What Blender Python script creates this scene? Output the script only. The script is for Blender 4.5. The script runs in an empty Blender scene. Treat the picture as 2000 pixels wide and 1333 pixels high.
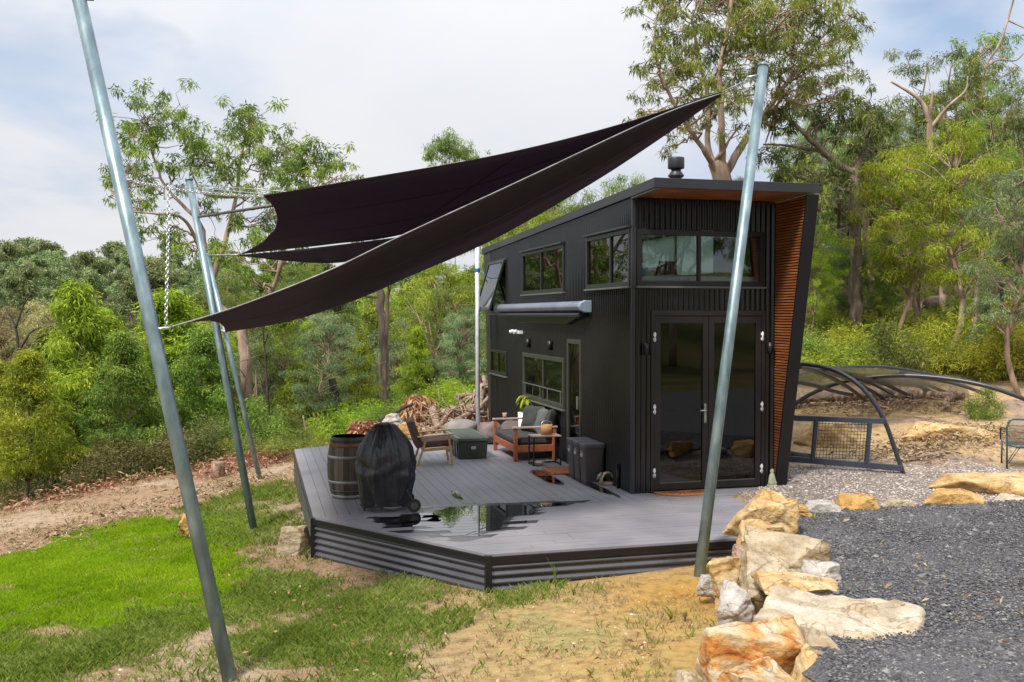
import bpy, bmesh, math, random
import numpy as np
from mathutils import Vector, Matrix, noise as mnoise
S = bpy.context.scene
COL = S.collection
R = math.radians

# ------------------------------------------------------------------ camera, world, sun, exposure
FPX = 1923.0; PITCH = math.atan(0.02678); CAMZ = 2.4
cd = bpy.data.cameras.new('camera'); cam = bpy.data.objects.new('camera', cd); COL.objects.link(cam)
cam.location = (0, 0, CAMZ); cam.rotation_euler = (math.pi/2 - PITCH, 0, 0)
cd.sensor_width = 36.0; cd.lens = 36.0*FPX/2000.0; cd.clip_start = 0.05; cd.clip_end = 3000
S.camera = cam

SUN_EL, SUN_AZ = R(52), R(215)          # azimuth clockwise from +Y: behind the camera, a little to the left
w = bpy.data.worlds.new('World'); S.world = w; w.use_nodes = True
nt = w.node_tree; nt.nodes.clear()
def wn(t, **k):
    n = nt.nodes.new(t)
    for a, b in k.items(): setattr(n, a, b)
    return n
def wl(a, b): nt.links.new(a, b)
sky = wn('ShaderNodeTexSky', sky_type='NISHITA', sun_disc=False)
sky.sun_elevation = SUN_EL; sky.sun_rotation = SUN_AZ; sky.altitude = 200
skys = wn('ShaderNodeVectorMath', operation='SCALE'); skys.inputs['Scale'].default_value = 0.10
wl(sky.outputs[0], skys.inputs[0])
tc = wn('ShaderNodeTexCoord')
sep = wn('ShaderNodeSeparateXYZ'); wl(tc.outputs['Generated'], sep.inputs[0])
zc = wn('ShaderNodeMath', operation='MAXIMUM'); wl(sep.outputs['Z'], zc.inputs[0]); zc.inputs[1].default_value = 0.0
zp = wn('ShaderNodeMath', operation='ADD'); wl(zc.outputs[0], zp.inputs[0]); zp.inputs[1].default_value = 0.22
dx = wn('ShaderNodeMath', operation='DIVIDE'); wl(sep.outputs['X'], dx.inputs[0]); wl(zp.outputs[0], dx.inputs[1])
dy = wn('ShaderNodeMath', operation='DIVIDE'); wl(sep.outputs['Y'], dy.inputs[0]); wl(zp.outputs[0], dy.inputs[1])
cmb = wn('ShaderNodeCombineXYZ'); wl(dx.outputs[0], cmb.inputs[0]); wl(dy.outputs[0], cmb.inputs[1])
n1 = wn('ShaderNodeTexNoise'); n1.inputs['Scale'].default_value = 0.75; n1.inputs['Detail'].default_value = 7; n1.inputs['Roughness'].default_value = .55; n1.inputs['Distortion'].default_value = .4
wl(cmb.outputs[0], n1.inputs['Vector'])
off = wn('ShaderNodeVectorMath', operation='ADD'); wl(cmb.outputs[0], off.inputs[0]); off.inputs[1].default_value = (7.3, 2.1, 0)
n2 = wn('ShaderNodeTexNoise'); n2.inputs['Scale'].default_value = 1.1; n2.inputs['Detail'].default_value = 5
wl(off.outputs[0], n2.inputs['Vector'])
ccol = wn('ShaderNodeValToRGB'); wl(n1.outputs[0], ccol.inputs[0])
e = ccol.color_ramp.elements
e[0].position = .38; e[0].color = (.64, .745, .92, 1); e[1].position = .66; e[1].color = (.97, .97, .98, 1)
m_ = ccol.color_ramp.elements.new(.50); m_.color = (.88, .90, .95, 1)
holes = wn('ShaderNodeValToRGB'); wl(n2.outputs[0], holes.inputs[0])
e = holes.color_ramp.elements
e[0].position = .60; e[0].color = (0, 0, 0, 1); e[1].position = .74; e[1].color = (1, 1, 1, 1)
z2 = wn('ShaderNodeMath', operation='MULTIPLY'); wl(zc.outputs[0], z2.inputs[0]); wl(zc.outputs[0], z2.inputs[1])
grad = wn('ShaderNodeMath', operation='MULTIPLY_ADD'); wl(z2.outputs[0], grad.inputs[0]); grad.inputs[1].default_value = 1.15; grad.inputs[2].default_value = 0.60
cb = wn('ShaderNodeVectorMath', operation='SCALE'); wl(ccol.outputs[0], cb.inputs[0]); wl(grad.outputs[0], cb.inputs['Scale'])
hv = holes.outputs[0]
pert = wn('ShaderNodeVectorMath', operation='SCALE'); n3 = wn('ShaderNodeTexNoise'); n3.inputs['Scale'].default_value = 3.5; n3.inputs['Detail'].default_value = 4; wl(cmb.outputs[0], n3.inputs['Vector']); wl(n3.outputs['Color'], pert.inputs[0]); pert.inputs['Scale'].default_value = .5
pv = wn('ShaderNodeVectorMath', operation='ADD'); wl(cmb.outputs[0], pv.inputs[0]); wl(pert.outputs[0], pv.inputs[1])
for (cx_, cy_, rad_, amt_) in ((1.08, 2.10, .26, .75), (-.76, 2.16, .34, .40)):       # two thin places in the cloud
    dn = wn('ShaderNodeVectorMath', operation='DISTANCE'); wl(pv.outputs[0], dn.inputs[0]); dn.inputs[1].default_value = (cx_, cy_, .25)
    mr_ = wn('ShaderNodeMapRange'); wl(dn.outputs['Value'], mr_.inputs[0]); mr_.inputs[1].default_value = rad_; mr_.inputs[2].default_value = .04; mr_.inputs[3].default_value = 0; mr_.inputs[4].default_value = amt_
    mm_ = wn('ShaderNodeMath', operation='MAXIMUM'); wl(hv, mm_.inputs[0]); wl(mr_.outputs[0], mm_.inputs[1]); hv = mm_.outputs[0]
mx = wn('ShaderNodeMix', data_type='RGBA'); wl(hv, mx.inputs[0]); wl(cb.outputs[0], mx.inputs[6]); wl(skys.outputs[0], mx.inputs[7])
bg = wn('ShaderNodeBackground'); wl(mx.outputs[2], bg.inputs[0]); bg.inputs[1].default_value = 1.0
wo = wn('ShaderNodeOutputWorld'); wl(bg.outputs[0], wo.inputs[0])

sl = bpy.data.lights.new('sun', 'SUN'); sun = bpy.data.objects.new('sun', sl); COL.objects.link(sun)
sl.energy = 3.2; sl.angle = R(9); sl.color = (1, .95, .86)
sd = Vector((math.sin(SUN_AZ)*math.cos(SUN_EL), math.cos(SUN_AZ)*math.cos(SUN_EL), math.sin(SUN_EL)))
sun.rotation_euler = sd.to_track_quat('Z', 'Y').to_euler()
S.view_settings.view_transform = 'Standard'; S.view_settings.look = 'None'
S.view_settings.exposure = 0.55; S.view_settings.gamma = 1.0
S.cycles.max_bounces = 8; S.cycles.transparent_max_bounces = 16; S.cycles.use_denoising = True
S.cycles.diffuse_bounces = 3; S.cycles.glossy_bounces = 4

# ------------------------------------------------------------------ survey helpers: a pixel of the photograph turned into a point of the place
_F = np.array([0, math.cos(PITCH), -math.sin(PITCH)]); _UP = np.array([0, math.sin(PITCH), math.cos(PITCH)]); _C = np.array([0, 0, CAMZ])
def ray(x, y): return np.array([(x-1000)/FPX, 0, 0]) + _F - _UP*((y-666.5)/FPX)
def onz(x, y, z):
    d = ray(x, y); return Vector(_C + d*((z-CAMZ)/d[2]))
def at(x, y, Y):
    d = ray(x, y); return Vector(_C + d*(Y/d[1]))
def px(P):
    d = np.asarray(P, float) - _C; z = d@_F
    return 1000+FPX*d[..., 0]/z, 666.5-FPX*(d@_UP)/z
O = Vector((1.612, 13.132, 0)); ANG = math.atan2(.2517, .9678)
UV = Vector((math.cos(ANG), math.sin(ANG), 0)); VV = Vector((-math.sin(ANG), math.cos(ANG), 0))
def hw(u, v, z=0): return O + UV*u + VV*v + Vector((0, 0, z))

# ------------------------------------------------------------------ materials
def newmat(name):
    m = bpy.data.materials.new(name); m.use_nodes = True
    t = m.node_tree; b = t.nodes['Principled BSDF']; return m, t, b
def ramp(t, stops):
    r = t.nodes.new('ShaderNodeValToRGB'); el = r.color_ramp.elements
    while len(el) < len(stops): el.new(.5)
    for k, (p, c) in enumerate(stops): el[k].position = p; el[k].color = (*c, 1)
    return r
def noise(t, scale, detail=5, stretch=None, coord='Object', rough=.55, dist=0):
    c = t.nodes.new('ShaderNodeTexCoord'); src = c.outputs[coord]
    if stretch:
        mp = t.nodes.new('ShaderNodeMapping'); mp.inputs['Scale'].default_value = stretch
        t.links.new(src, mp.inputs[0]); src = mp.outputs[0]
    n = t.nodes.new('ShaderNodeTexNoise'); n.inputs['Scale'].default_value = scale; n.inputs['Detail'].default_value = detail
    n.inputs['Roughness'].default_value = rough; n.inputs['Distortion'].default_value = dist
    t.links.new(src, n.inputs['Vector']); return n
def M(name, stops, scale=6, rough=.6, metal=0., bump=0., bscale=None, stretch=None, spec=.5, detail=5, dist=0, rvar=0., coord='Object'):
    m, t, b = newmat(name)
    if isinstance(stops[0], (int, float)): stops = [(.3, tuple(c*.82 for c in stops)), (.7, tuple(min(1, c*1.15) for c in stops))]
    n = noise(t, scale, detail, stretch, coord, dist=dist); r = ramp(t, stops)
    t.links.new(n.outputs[0], r.inputs[0]); t.links.new(r.outputs[0], b.inputs['Base Color'])
    b.inputs['Roughness'].default_value = rough; b.inputs['Metallic'].default_value = metal
    b.inputs['Specular IOR Level'].default_value = spec
    if rvar:
        mr = t.nodes.new('ShaderNodeMapRange'); mr.inputs[3].default_value = rough-rvar; mr.inputs[4].default_value = rough+rvar
        t.links.new(n.outputs[0], mr.inputs[0]); t.links.new(mr.outputs[0], b.inputs['Roughness'])
    if bump:
        n2 = noise(t, bscale or scale*4, 6, stretch, coord); bp = t.nodes.new('ShaderNodeBump')
        bp.inputs['Strength'].default_value = bump; bp.inputs['Distance'].default_value = .02
        t.links.new(n2.outputs[0], bp.inputs['Height']); t.links.new(bp.outputs[0], b.inputs['Normal'])
    return m
def leafmat(name, c0, c1, c2, trans=.35):
    m, t, b = newmat(name)
    a = t.nodes.new('ShaderNodeAttribute'); a.attribute_name = 'tone'
    oi = t.nodes.new('ShaderNodeObjectInfo')
    r = ramp(t, [(.12, c0), (.5, c1), (.9, c2)]); t.links.new(a.outputs['Fac'], r.inputs[0])
    h = t.nodes.new('ShaderNodeHueSaturation'); t.links.new(r.outputs[0], h.inputs['Color'])
    mr = t.nodes.new('ShaderNodeMapRange'); mr.inputs[3].default_value = .48; mr.inputs[4].default_value = .525
    t.links.new(oi.outputs['Random'], mr.inputs[0]); t.links.new(mr.outputs[0], h.inputs['Hue'])
    mv = t.nodes.new('ShaderNodeMapRange'); mv.inputs[3].default_value = .82; mv.inputs[4].default_value = 1.2
    t.links.new(oi.outputs['Random'], mv.inputs[0]); t.links.new(mv.outputs[0], h.inputs['Value'])
    t.links.new(h.outputs[0], b.inputs['Base Color']); b.inputs['Roughness'].default_value = .5; b.inputs['Specular IOR Level'].default_value = .3
    tr = t.nodes.new('ShaderNodeBsdfTranslucent'); t.links.new(h.outputs[0], tr.inputs[0])
    mxs = t.nodes.new('ShaderNodeMixShader'); mxs.inputs[0].default_value = trans
    t.links.new(b.outputs[0], mxs.inputs[1]); t.links.new(tr.outputs[0], mxs.inputs[2])
    t.links.new(mxs.outputs[0], t.nodes['Material Output'].inputs[0]); return m
def glassmat(name, tint=(.55, .58, .56), refl=.06):
    m, t, b = newmat(name); t.nodes.remove(b)
    tr = t.nodes.new('ShaderNodeBsdfTransparent'); tr.inputs[0].default_value = (*tint, 1)
    g = t.nodes.new('ShaderNodeBsdfGlossy'); g.inputs['Roughness'].default_value = .01
    f = t.nodes.new('ShaderNodeFresnel'); f.inputs[0].default_value = 1.5
    ad = t.nodes.new('ShaderNodeMath'); ad.operation = 'ADD'; ad.use_clamp = True; ad.inputs[1].default_value = refl; t.links.new(f.outputs[0], ad.inputs[0])
    x = t.nodes.new('ShaderNodeMixShader'); t.links.new(ad.outputs[0], x.inputs[0]); t.links.new(tr.outputs[0], x.inputs[1]); t.links.new(g.outputs[0], x.inputs[2])
    t.links.new(x.outputs[0], t.nodes['Material Output'].inputs[0]); return m

MT = {}
MT['black_steel'] = M('black_corrugated_steel', (.0065, .0065, .0078), 2.5, .22, 0., .015, 60, rvar=.07, spec=.65)
MT['skirt_steel'] = M('dark_skirting_steel', (.06, .059, .07), 2.5, .28, .2, .02, 60, rvar=.05, spec=.8)
MT['black_trim'] = M('black_trim', (.010, .0095, .011), 3, .4, 0., spec=.4, rvar=.06)
MT['slate_trim'] = M('slate_roof_metal', (.026, .027, .034), 3, .45, .1, rvar=.08)
MT['frame'] = M('black_window_frame', (.012, .0115, .012), 5, .4)
MT['door_frame'] = M('dark_brown_black_door_paint', (.016, .012, .012), 5, .42)
MT['sill'] = M('grey_green_aluminium_sill', (.14, .15, .135), 5, .4, .3)
MT['glass'] = glassmat('window_glass', (.82, .88, .87), .05); MT['olive_frame'] = M('dark_olive_aluminium', (.05, .054, .043), 5, .4, .2); MT['door_glass'] = glassmat('door_glass', (.42, .42, .40), .03)
MT['cedar'] = M('oiled_cedar', [(.2, (.13, .040, .013)), (.5, (.27, .088, .028)), (.8, (.42, .165, .06))], 3, .5, 0, .2, 30, (1, 1, 18))
MT['white'] = M('white_enamel', (.72, .72, .72), 6, .4)
MT['chrome'] = M('brushed_steel', (.6, .6, .6), 20, .3, .9)
MT['galv'] = M('galvanised_steel', [(.25, (.11, .165, .185)), (.5, (.19, .26, .285)), (.75, (.32, .40, .42))], 9, .42, .55, .06, 40, (1, 1, .35), rvar=.1)
MT['galv_pale'] = M('pale_galvanised_steel', (.62, .66, .70), 9, .45, .4, rvar=.1)
MT['sail'] = M('black_shade_cloth', [(.3, (.034, .026, .032)), (.7, (.058, .044, .053))], 2.5, .8, 0, .25, 700, spec=.25, dist=1)
_t = MT['sail'].node_tree; _tr = _t.nodes.new('ShaderNodeBsdfTranslucent'); _tr.inputs[0].default_value = (.17, .125, .16, 1); _mx = _t.nodes.new('ShaderNodeMixShader'); _mx.inputs[0].default_value = .36
_t.links.new(_t.nodes['Principled BSDF'].outputs[0], _mx.inputs[1]); _t.links.new(_tr.outputs[0], _mx.inputs[2]); _t.links.new(_mx.outputs[0], _t.nodes['Material Output'].inputs[0])
MT['hoop_dark_seam'] = M('sail_seam_tape', (.055, .045, .052), 8, .7); MT['deck'] = M('grey_composite_board', [(.25, (.170, .163, .180)), (.5, (.218, .208, .226)), (.75, (.265, .253, .272))], 1.3, .5, 0, .12, 90, (1, 1, 1), rvar=.12, detail=8)
MT['water'] = glassmat('puddle_water', (.22, .22, .24), .22)
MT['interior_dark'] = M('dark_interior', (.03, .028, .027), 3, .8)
MT['interior_pale'] = M('pale_interior_lining', (.62, .68, .68), 3, .8)
MT['timber_pale'] = M('pale_timber', (.54, .35, .145), 4, .5, 0, .1, 40, (1, 1, 8))
MT['merbau'] = M('red_brown_hardwood', [(.25, (.20, .055, .026)), (.75, (.40, .125, .055))], 5, .5, 0, .1, 40, (4, 4, 4))
MT['merbau_grey'] = M('weathered_arm_wood', [(.25, (.30, .19, .15)), (.75, (.46, .33, .28))], 5, .6)
MT['charcoal'] = M('charcoal_fabric', (.048, .051, .05), 14, .9, 0, .35, 260, spec=.2)
MT['grey_fabric'] = M('grey_fabric', (.105, .115, .11), 14, .9, 0, .35, 260, spec=.2)
MT['mauve'] = M('mauve_brown_fabric', (.14, .088, .08), 14, .9, 0, .3, 260, spec=.2)
MT['stave'] = None
MT['hoop'] = M('grey_hoop_steel', [(.25, (.16, .16, .155)), (.75, (.40, .42, .42))], 7, .5, .5, rvar=.1)
MT['rust'] = M('rusty_hoop_steel', [(.3, (.16, .055, .025)), (.7, (.30, .15, .08))], 9, .75, .2)
MT['dark_hoop'] = M('dark_hoop_steel', [(.3, (.035, .034, .03)), (.7, (.12, .115, .10))], 9, .6, .3)
MT['vinyl'] = M('black_vinyl_cover', (.019, .019, .025), 4, .40, 0, .6, 13, rvar=.10)
MT['rubber'] = M('black_rubber', (.015, .015, .015), 8, .6)
MT['olive'] = M('olive_green_plastic', (.05, .062, .044), 8, .42, 0, .05, 80, rvar=.06)
MT['olive_lid'] = M('grey_olive_lid', (.085, .105, .082), 8, .42, 0, rvar=.06)
MT['groove'] = M('dark_groove', (.012, .015, .011), 8, .6)
MT['coir'] = M('orange_coir', [(.3, (.28, .085, .025)), (.7, (.52, .22, .07))], 30, .95, 0, .6, 120)
MT['coir_dark'] = M('brown_coir', (.15, .05, .02), 30, .95, 0, .6, 120)
MT['bin_grey'] = M('dark_grey_bin', (.085, .092, .09), 9, .5)
MT['bin_brown'] = M('brown_bin', (.075, .058, .06), 9, .5)
MT['bin_lid'] = M('bin_lid', (.11, .105, .11), 9, .42)
MT['tan'] = M('tan_timber_bucket', [(.3, (.40, .20, .075)), (.7, (.56, .32, .14))], 5, .6, 0, .1, 40, (1, 1, 6))
MT['awning'] = M('slate_blue_awning_case', (.18, .20, .255), 3, .4, .25, rvar=.05)
MT['awning_end'] = M('blue_grey_awning_end', (.24, .33, .42), 3, .4, .25)
MT['terra'] = M('cream_brown_ceramic', [(.35, (.22, .12, .06)), (.6, (.60, .50, .38))], 9, .6)
MT['jade'] = M('pale_green_stone', (.36, .36, .24), 12, .6, 0, .2)
MT['rope'] = M('blue_rope', (.03, .20, .46), 30, .8)
MT['blue_cloth'] = M('blue_bedding', (.05, .30, .48), 10, .9)
MT['linen'] = M('pale_lilac_linen', (.62, .60, .72), 10, .9)
MT['steel_blue'] = M('blue_black_steel_frame', (.045, .058, .085), 6, .45, .3)
MT['poly'] = M('black_poly_pipe', (.028, .030, .036), 5, .38)
MT['chair_teal'] = M('teal_black_frame', (.03, .075, .10), 6, .4, .1)
MT['wicker'] = M('woven_brown_wicker', [(.3, (.12, .09, .07)), (.7, (.36, .30, .25))], 60, .8)
def sandstone(name, stops, seed, scale=2.0, dist=1.5):
    m, t, b = newmat(name)
    n = noise(t, scale, 6, (1, 1, 2.2), dist=dist); n.noise_dimensions = '4D'; n.inputs['W'].default_value = seed
    r = ramp(t, stops); t.links.new(n.outputs[0], r.inputs[0])
    n3 = noise(t, 26, 8, rough=.7); mixc = t.nodes.new('ShaderNodeMix'); mixc.data_type = 'RGBA'; mixc.blend_type = 'MULTIPLY'
    r3 = ramp(t, [(.28, (.55, .5, .45)), (.5, (1, 1, 1)), (.8, (1.0, 1.0, 1.0))]); t.links.new(n3.outputs[0], r3.inputs[0])
    mixc.inputs[0].default_value = .8; t.links.new(r.outputs[0], mixc.inputs[6]); t.links.new(r3.outputs[0], mixc.inputs[7])
    t.links.new(mixc.outputs[2], b.inputs['Base Color']); b.inputs['Roughness'].default_value = .85; b.inputs['Specular IOR Level'].default_value = .25
    nc = noise(t, 2.3, 4, (1, 1, 1.6), rough=.5, dist=.6); rc = ramp(t, [(.487, (1, 1, 1)), (.5, (.38, .32, .27)), (.513, (1, 1, 1))]); t.links.new(nc.outputs[0], rc.inputs[0])
    ng = noise(t, 4.5, 6, rough=.65); rg_ = ramp(t, [(.40, (.62, .60, .57)), (.56, (1, 1, 1))]); t.links.new(ng.outputs[0], rg_.inputs[0])
    prev = mixc.outputs[2]
    for rr_, f_ in ((rc, .75), (rg_, .7)):
        m3 = t.nodes.new('ShaderNodeMix'); m3.data_type = 'RGBA'; m3.blend_type = 'MULTIPLY'; m3.inputs[0].default_value = f_; t.links.new(prev, m3.inputs[6]); t.links.new(rr_.outputs[0], m3.inputs[7]); prev = m3.outputs[2]
    t.links.new(prev, b.inputs['Base Color'])
    n2 = noise(t, 14, 10, (1, 1, 2), rough=.7); bp = t.nodes.new('ShaderNodeBump'); bp.inputs['Strength'].default_value = .9; bp.inputs['Distance'].default_value = .03
    t.links.new(n2.outputs[0], bp.inputs['Height']); t.links.new(bp.outputs[0], b.inputs['Normal']); return m
CREAM = [(.30, (.34, .24, .13)), (.45, (.48, .39, .265)), (.62, (.56, .48, .36))]
MT['rock_cream'] = sandstone('cream_sandstone', CREAM, 1)
MT['rock_white'] = sandstone('pale_sandstone', [(.30, (.40, .29, .17)), (.46, (.53, .44, .32)), (.64, (.58, .51, .41))], 2, 1.6)
MT['rock_orange'] = sandstone('orange_sandstone', [(.32, (.40, .12, .035)), (.43, (.54, .23, .06)), (.52, (.56, .36, .16)), (.62, (.58, .49, .36))], 3, 2.2, 2.5)
MT['rock_yellow'] = sandstone('yellow_sandstone', [(.30, (.36, .20, .08)), (.48, (.56, .36, .15)), (.64, (.62, .48, .28))], 4)
MT['rock_gold'] = sandstone('golden_sandstone', [(.35, (.50, .28, .08)), (.6, (.62, .40, .16))], 5)
MT['rock_brown'] = sandstone('brown_sandstone', [(.35, (.24, .14, .10)), (.6, (.42, .30, .22))], 6)
MT['rock_grey'] = sandstone('grey_sandstone', [(.35, (.36, .31, .27)), (.6, (.58, .54, .50))], 7)
MT['bark'] = M('grey_brown_bark', [(.3, (.085, .060, .044)), (.55, (.20, .15, .115)), (.75, (.36, .29, .24))], 3, .9, 0, .5, 9, (3, 3, .6))
MT['bark_pale'] = M('pinkish_pale_gum_bark', [(.3, (.13, .085, .062)), (.5, (.30, .205, .15)), (.75, (.48, .37, .29))], 2.2, .8, 0, .3, 9, (2, 2, .5))
MT['bark_dark'] = M('burnt_dark_bark', [(.35, (.018, .015, .013)), (.7, (.09, .07, .055))], 3, .95, 0, .6, 9, (3, 3, .6))
MT['log'] = M('weathered_log_wood', [(.3, (.085, .05, .034)), (.5, (.25, .165, .115)), (.72, (.46, .35, .27))], 9, .9, 0, .8, 14, (1, 1, 1), dist=1.5)
MT['litter'] = leafmat('red_brown_dead_leaves', (.16, .055, .03), (.36, .155, .085), (.55, .32, .21), .15)
LEAF = {
 'bright': leafmat('leaf_bright_green', (.085, .135, .010), (.30, .40, .028), (.54, .60, .06), .42),
 'mid': leafmat('leaf_mid_green', (.055, .09, .013), (.185, .255, .036), (.40, .46, .085), .40),
 'olive': leafmat('leaf_olive', (.045, .065, .014), (.135, .17, .036), (.32, .345, .09), .38),
 'grey': leafmat('leaf_grey_green', (.06, .10, .04), (.18, .25, .10), (.38, .46, .22), .38),
 'yellow': leafmat('leaf_yellow_green', (.10, .11, .010), (.33, .345, .026), (.56, .54, .07), .42),
 'far': leafmat('leaf_far_haze_tint', (.085, .125, .05), (.21, .27, .105), (.39, .44, .19), .3),  # distance haze put into the leaf colour: bluer than the near gums
 'tan': leafmat('leaf_dry_tan', (.16, .12, .05), (.32, .26, .11), (.46, .39, .20), .25),
 'under': leafmat('leaf_understorey', (.045, .048, .014), (.13, .125, .030), (.27, .24, .08), .3)}
MT['straw'] = leafmat('brown_straw_debris', (.10, .060, .034), (.27, .18, .10), (.48, .37, .24), .1)

# ------------------------------------------------------------------ mesh building
class MB:
    def __init__(s): s.v = []; s.f = []; s.sm = []
    def add(s, vs, fs, smooth=False):
        b = len(s.v); s.v += [tuple(p) for p in vs]; s.f += [tuple(b+i for i in f) for f in fs]; s.sm += [smooth]*len(fs); return s
    def box(s, x0, x1, y0, y1, z0, z1):
        return s.add([(x0,y0,z0),(x1,y0,z0),(x1,y1,z0),(x0,y1,z0),(x0,y0,z1),(x1,y0,z1),(x1,y1,z1),(x0,y1,z1)],
                     [(0,3,2,1),(4,5,6,7),(0,1,5,4),(1,2,6,5),(2,3,7,6),(3,0,4,7)])
    def hexa(s, p): return s.add(p, [(0,3,2,1),(4,5,6,7),(0,1,5,4),(1,2,6,5),(2,3,7,6),(3,0,4,7)])
    def prism(s, poly, z0, z1):
        n = len(poly)
        return s.add([(x,y,z0) for x,y in poly]+[(x,y,z1) for x,y in poly], [tuple(range(n-1,-1,-1)), tuple(range(n,2*n))]+[(i,(i+1)%n,n+(i+1)%n,n+i) for i in range(n)])
    def bar(s, a, b, wd, ht, up=(0,0,1)):
        a, b = Vector(a), Vector(b); d = (b-a).normalized(); sx = d.cross(Vector(up))
        if sx.length < 1e-4: sx = d.cross(Vector((1,0,0)))
        sx.normalize(); sz = sx.cross(d); sx *= wd/2; sz *= ht/2
        return s.hexa([a-sx-sz, a+sx-sz, b+sx-sz, b-sx-sz, a-sx+sz, a+sx+sz, b+sx+sz, b-sx+sz])
    def tube(s, path, r, n=8, caps=True):
        P = [Vector(p) for p in path]; k = len(P); rr = r if hasattr(r, '__len__') else [r]*k
        vs = []; prev = None
        for i in range(k):
            d = (P[min(i+1,k-1)]-P[max(i-1,0)]).normalized()
            if prev is None:
                a = Vector((0,0,1)) if abs(d.z) < .9 else Vector((1,0,0)); x = d.cross(a).normalized()
            else:
                x = prev - d*prev.dot(d); x = x.normalized() if x.length > 1e-5 else d.orthogonal().normalized()
            prev = x; y = d.cross(x)
            vs += [P[i]+(x*math.cos(2*math.pi*j/n)+y*math.sin(2*math.pi*j/n))*rr[i] for j in range(n)]
        fs = [(i*n+j, i*n+(j+1)%n, (i+1)*n+(j+1)%n, (i+1)*n+j) for i in range(k-1) for j in range(n)]
        s.add(vs, fs, True)
        if caps:
            b = len(s.v)-len(vs); s.f += [tuple(b+j for j in range(n-1,-1,-1)), tuple(b+(k-1)*n+j for j in range(n))]; s.sm += [False, False]
        return s
    def lathe(s, prof, n=32, c=(0,0,0), rf=None, smooth=True):
        vs = [(c[0]+r*(rf(t, z) if rf else 1)*math.cos(t), c[1]+r*(rf(t, z) if rf else 1)*math.sin(t), c[2]+z) for r, z in prof for t in [2*math.pi*j/n for j in range(n)]]
        k = len(prof)
        s.add(vs, [(i*n+j, i*n+(j+1)%n, (i+1)*n+(j+1)%n, (i+1)*n+j) for i in range(k-1) for j in range(n)], smooth)
        b = len(s.v)-len(vs)
        if prof[0][0] > 1e-4: s.f.append(tuple(b+j for j in range(n-1,-1,-1))); s.sm.append(False)
        if prof[-1][0] > 1e-4: s.f.append(tuple(b+(k-1)*n+j for j in range(n))); s.sm.append(False)
        return s
    def grid(s, rows, smooth=True):
        k, n = len(rows), len(rows[0])
        return s.add([p for r in rows for p in r], [(i*n+j, i*n+j+1, (i+1)*n+j+1, (i+1)*n+j) for i in range(k-1) for j in range(n-1)], smooth)
    def xf(s, m, start=0):
        for i in range(start, len(s.v)): s.v[i] = tuple(m @ Vector(s.v[i]))
        return s
    def build(s, name, mat, parent=None, bevel=0, tone=None):
        me = bpy.data.meshes.new(name); me.from_pydata([tuple(p) for p in s.v], [], s.f); me.polygons.foreach_set('use_smooth', s.sm)
        if mat: me.materials.append(mat)
        if tone is not None: me.attributes.new('tone', 'FLOAT', 'POINT').data.foreach_set('value', tone)
        me.update(); o = bpy.data.objects.new(name, me); COL.objects.link(o)
        if parent: o.parent = parent
        if bevel:
            b = o.modifiers.new('bevel', 'BEVEL'); b.width = bevel; b.segments = 2; b.limit_method = 'ANGLE'; b.angle_limit = R(40)
        return o
def npmesh(name, V, F, mat, parent=None, tone=None, smooth=False):
    """V (n,3), F (m,k) numpy arrays"""
    me = bpy.data.meshes.new(name); V = np.ascontiguousarray(V, np.float32); F = np.ascontiguousarray(F, np.int32)
    k = F.shape[1]; me.vertices.add(len(V)); me.vertices.foreach_set('co', V.ravel())
    me.loops.add(F.size); me.loops.foreach_set('vertex_index', F.ravel())
    me.polygons.add(len(F)); me.polygons.foreach_set('loop_start', np.arange(0, F.size, k, dtype=np.int32))
    me.polygons.foreach_set('use_smooth', np.full(len(F), smooth))
    if mat: me.materials.append(mat)
    if tone is not None: me.attributes.new('tone', 'FLOAT', 'POINT').data.foreach_set('value', np.ascontiguousarray(tone, np.float32))
    me.update(calc_edges=True); o = bpy.data.objects.new(name, me); COL.objects.link(o)
    if parent: o.parent = parent
    return o
def tag(o, label=None, cat=None, group=None, kind=None):
    if label: o['label'] = label
    if cat: o['category'] = cat
    if group: o['group'] = group
    if kind: o['kind'] = kind
    return o
def thing(name, label, cat, loc=(0,0,0), rz=0, group=None):
    o = bpy.data.objects.new(name, None); COL.objects.link(o); o.location = loc; o.rotation_euler = (0,0,rz); o.empty_display_size = .1
    return tag(o, label, cat, group)
def copy_tree(o, label=None, parent=None):
    c = o.copy(); COL.objects.link(c)
    if parent: c.parent = parent
    if label: c['label'] = label
    for ch in o.children: copy_tree(ch, None, c)
    return c
def clip(poly, nx, ny, d):       # keep nx*x+ny*y<=d
    out = []
    for i in range(len(poly)):
        a, b = poly[i], poly[(i+1) % len(poly)]; da, db = nx*a[0]+ny*a[1]-d, nx*b[0]+ny*b[1]-d
        if da <= 0: out.append(a)
        if da*db < 0: t = da/(da-db); out.append((a[0]+(b[0]-a[0])*t, a[1]+(b[1]-a[1])*t))
    return out
def vnoise(x, y, s=0):            # smooth value noise, vectorised
    x = np.asarray(x, float); y = np.asarray(y, float); xi = np.floor(x).astype(np.int64); yi = np.floor(y).astype(np.int64); fx = x-xi; fy = y-yi
    fx = fx*fx*(3-2*fx); fy = fy*fy*(3-2*fy)
    def h(a, b):
        n = (a*374761393 + b*668265263 + s*974711) & 0x7fffffff; n = ((n ^ (n >> 13))*1274126177) & 0x7fffffff; return ((n ^ (n >> 16)) & 0xffff)/65535.0
    return (h(xi,yi)*(1-fx)+h(xi+1,yi)*fx)*(1-fy)+(h(xi,yi+1)*(1-fx)+h(xi+1,yi+1)*fx)*fy
def fbm(x, y, s=0, o=4):
    v = 0; a = .5; t = 0
    for k in range(o): v = v+a*vnoise(x*2**k, y*2**k, s+k); t += a; a *= .5
    return v/t
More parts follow.
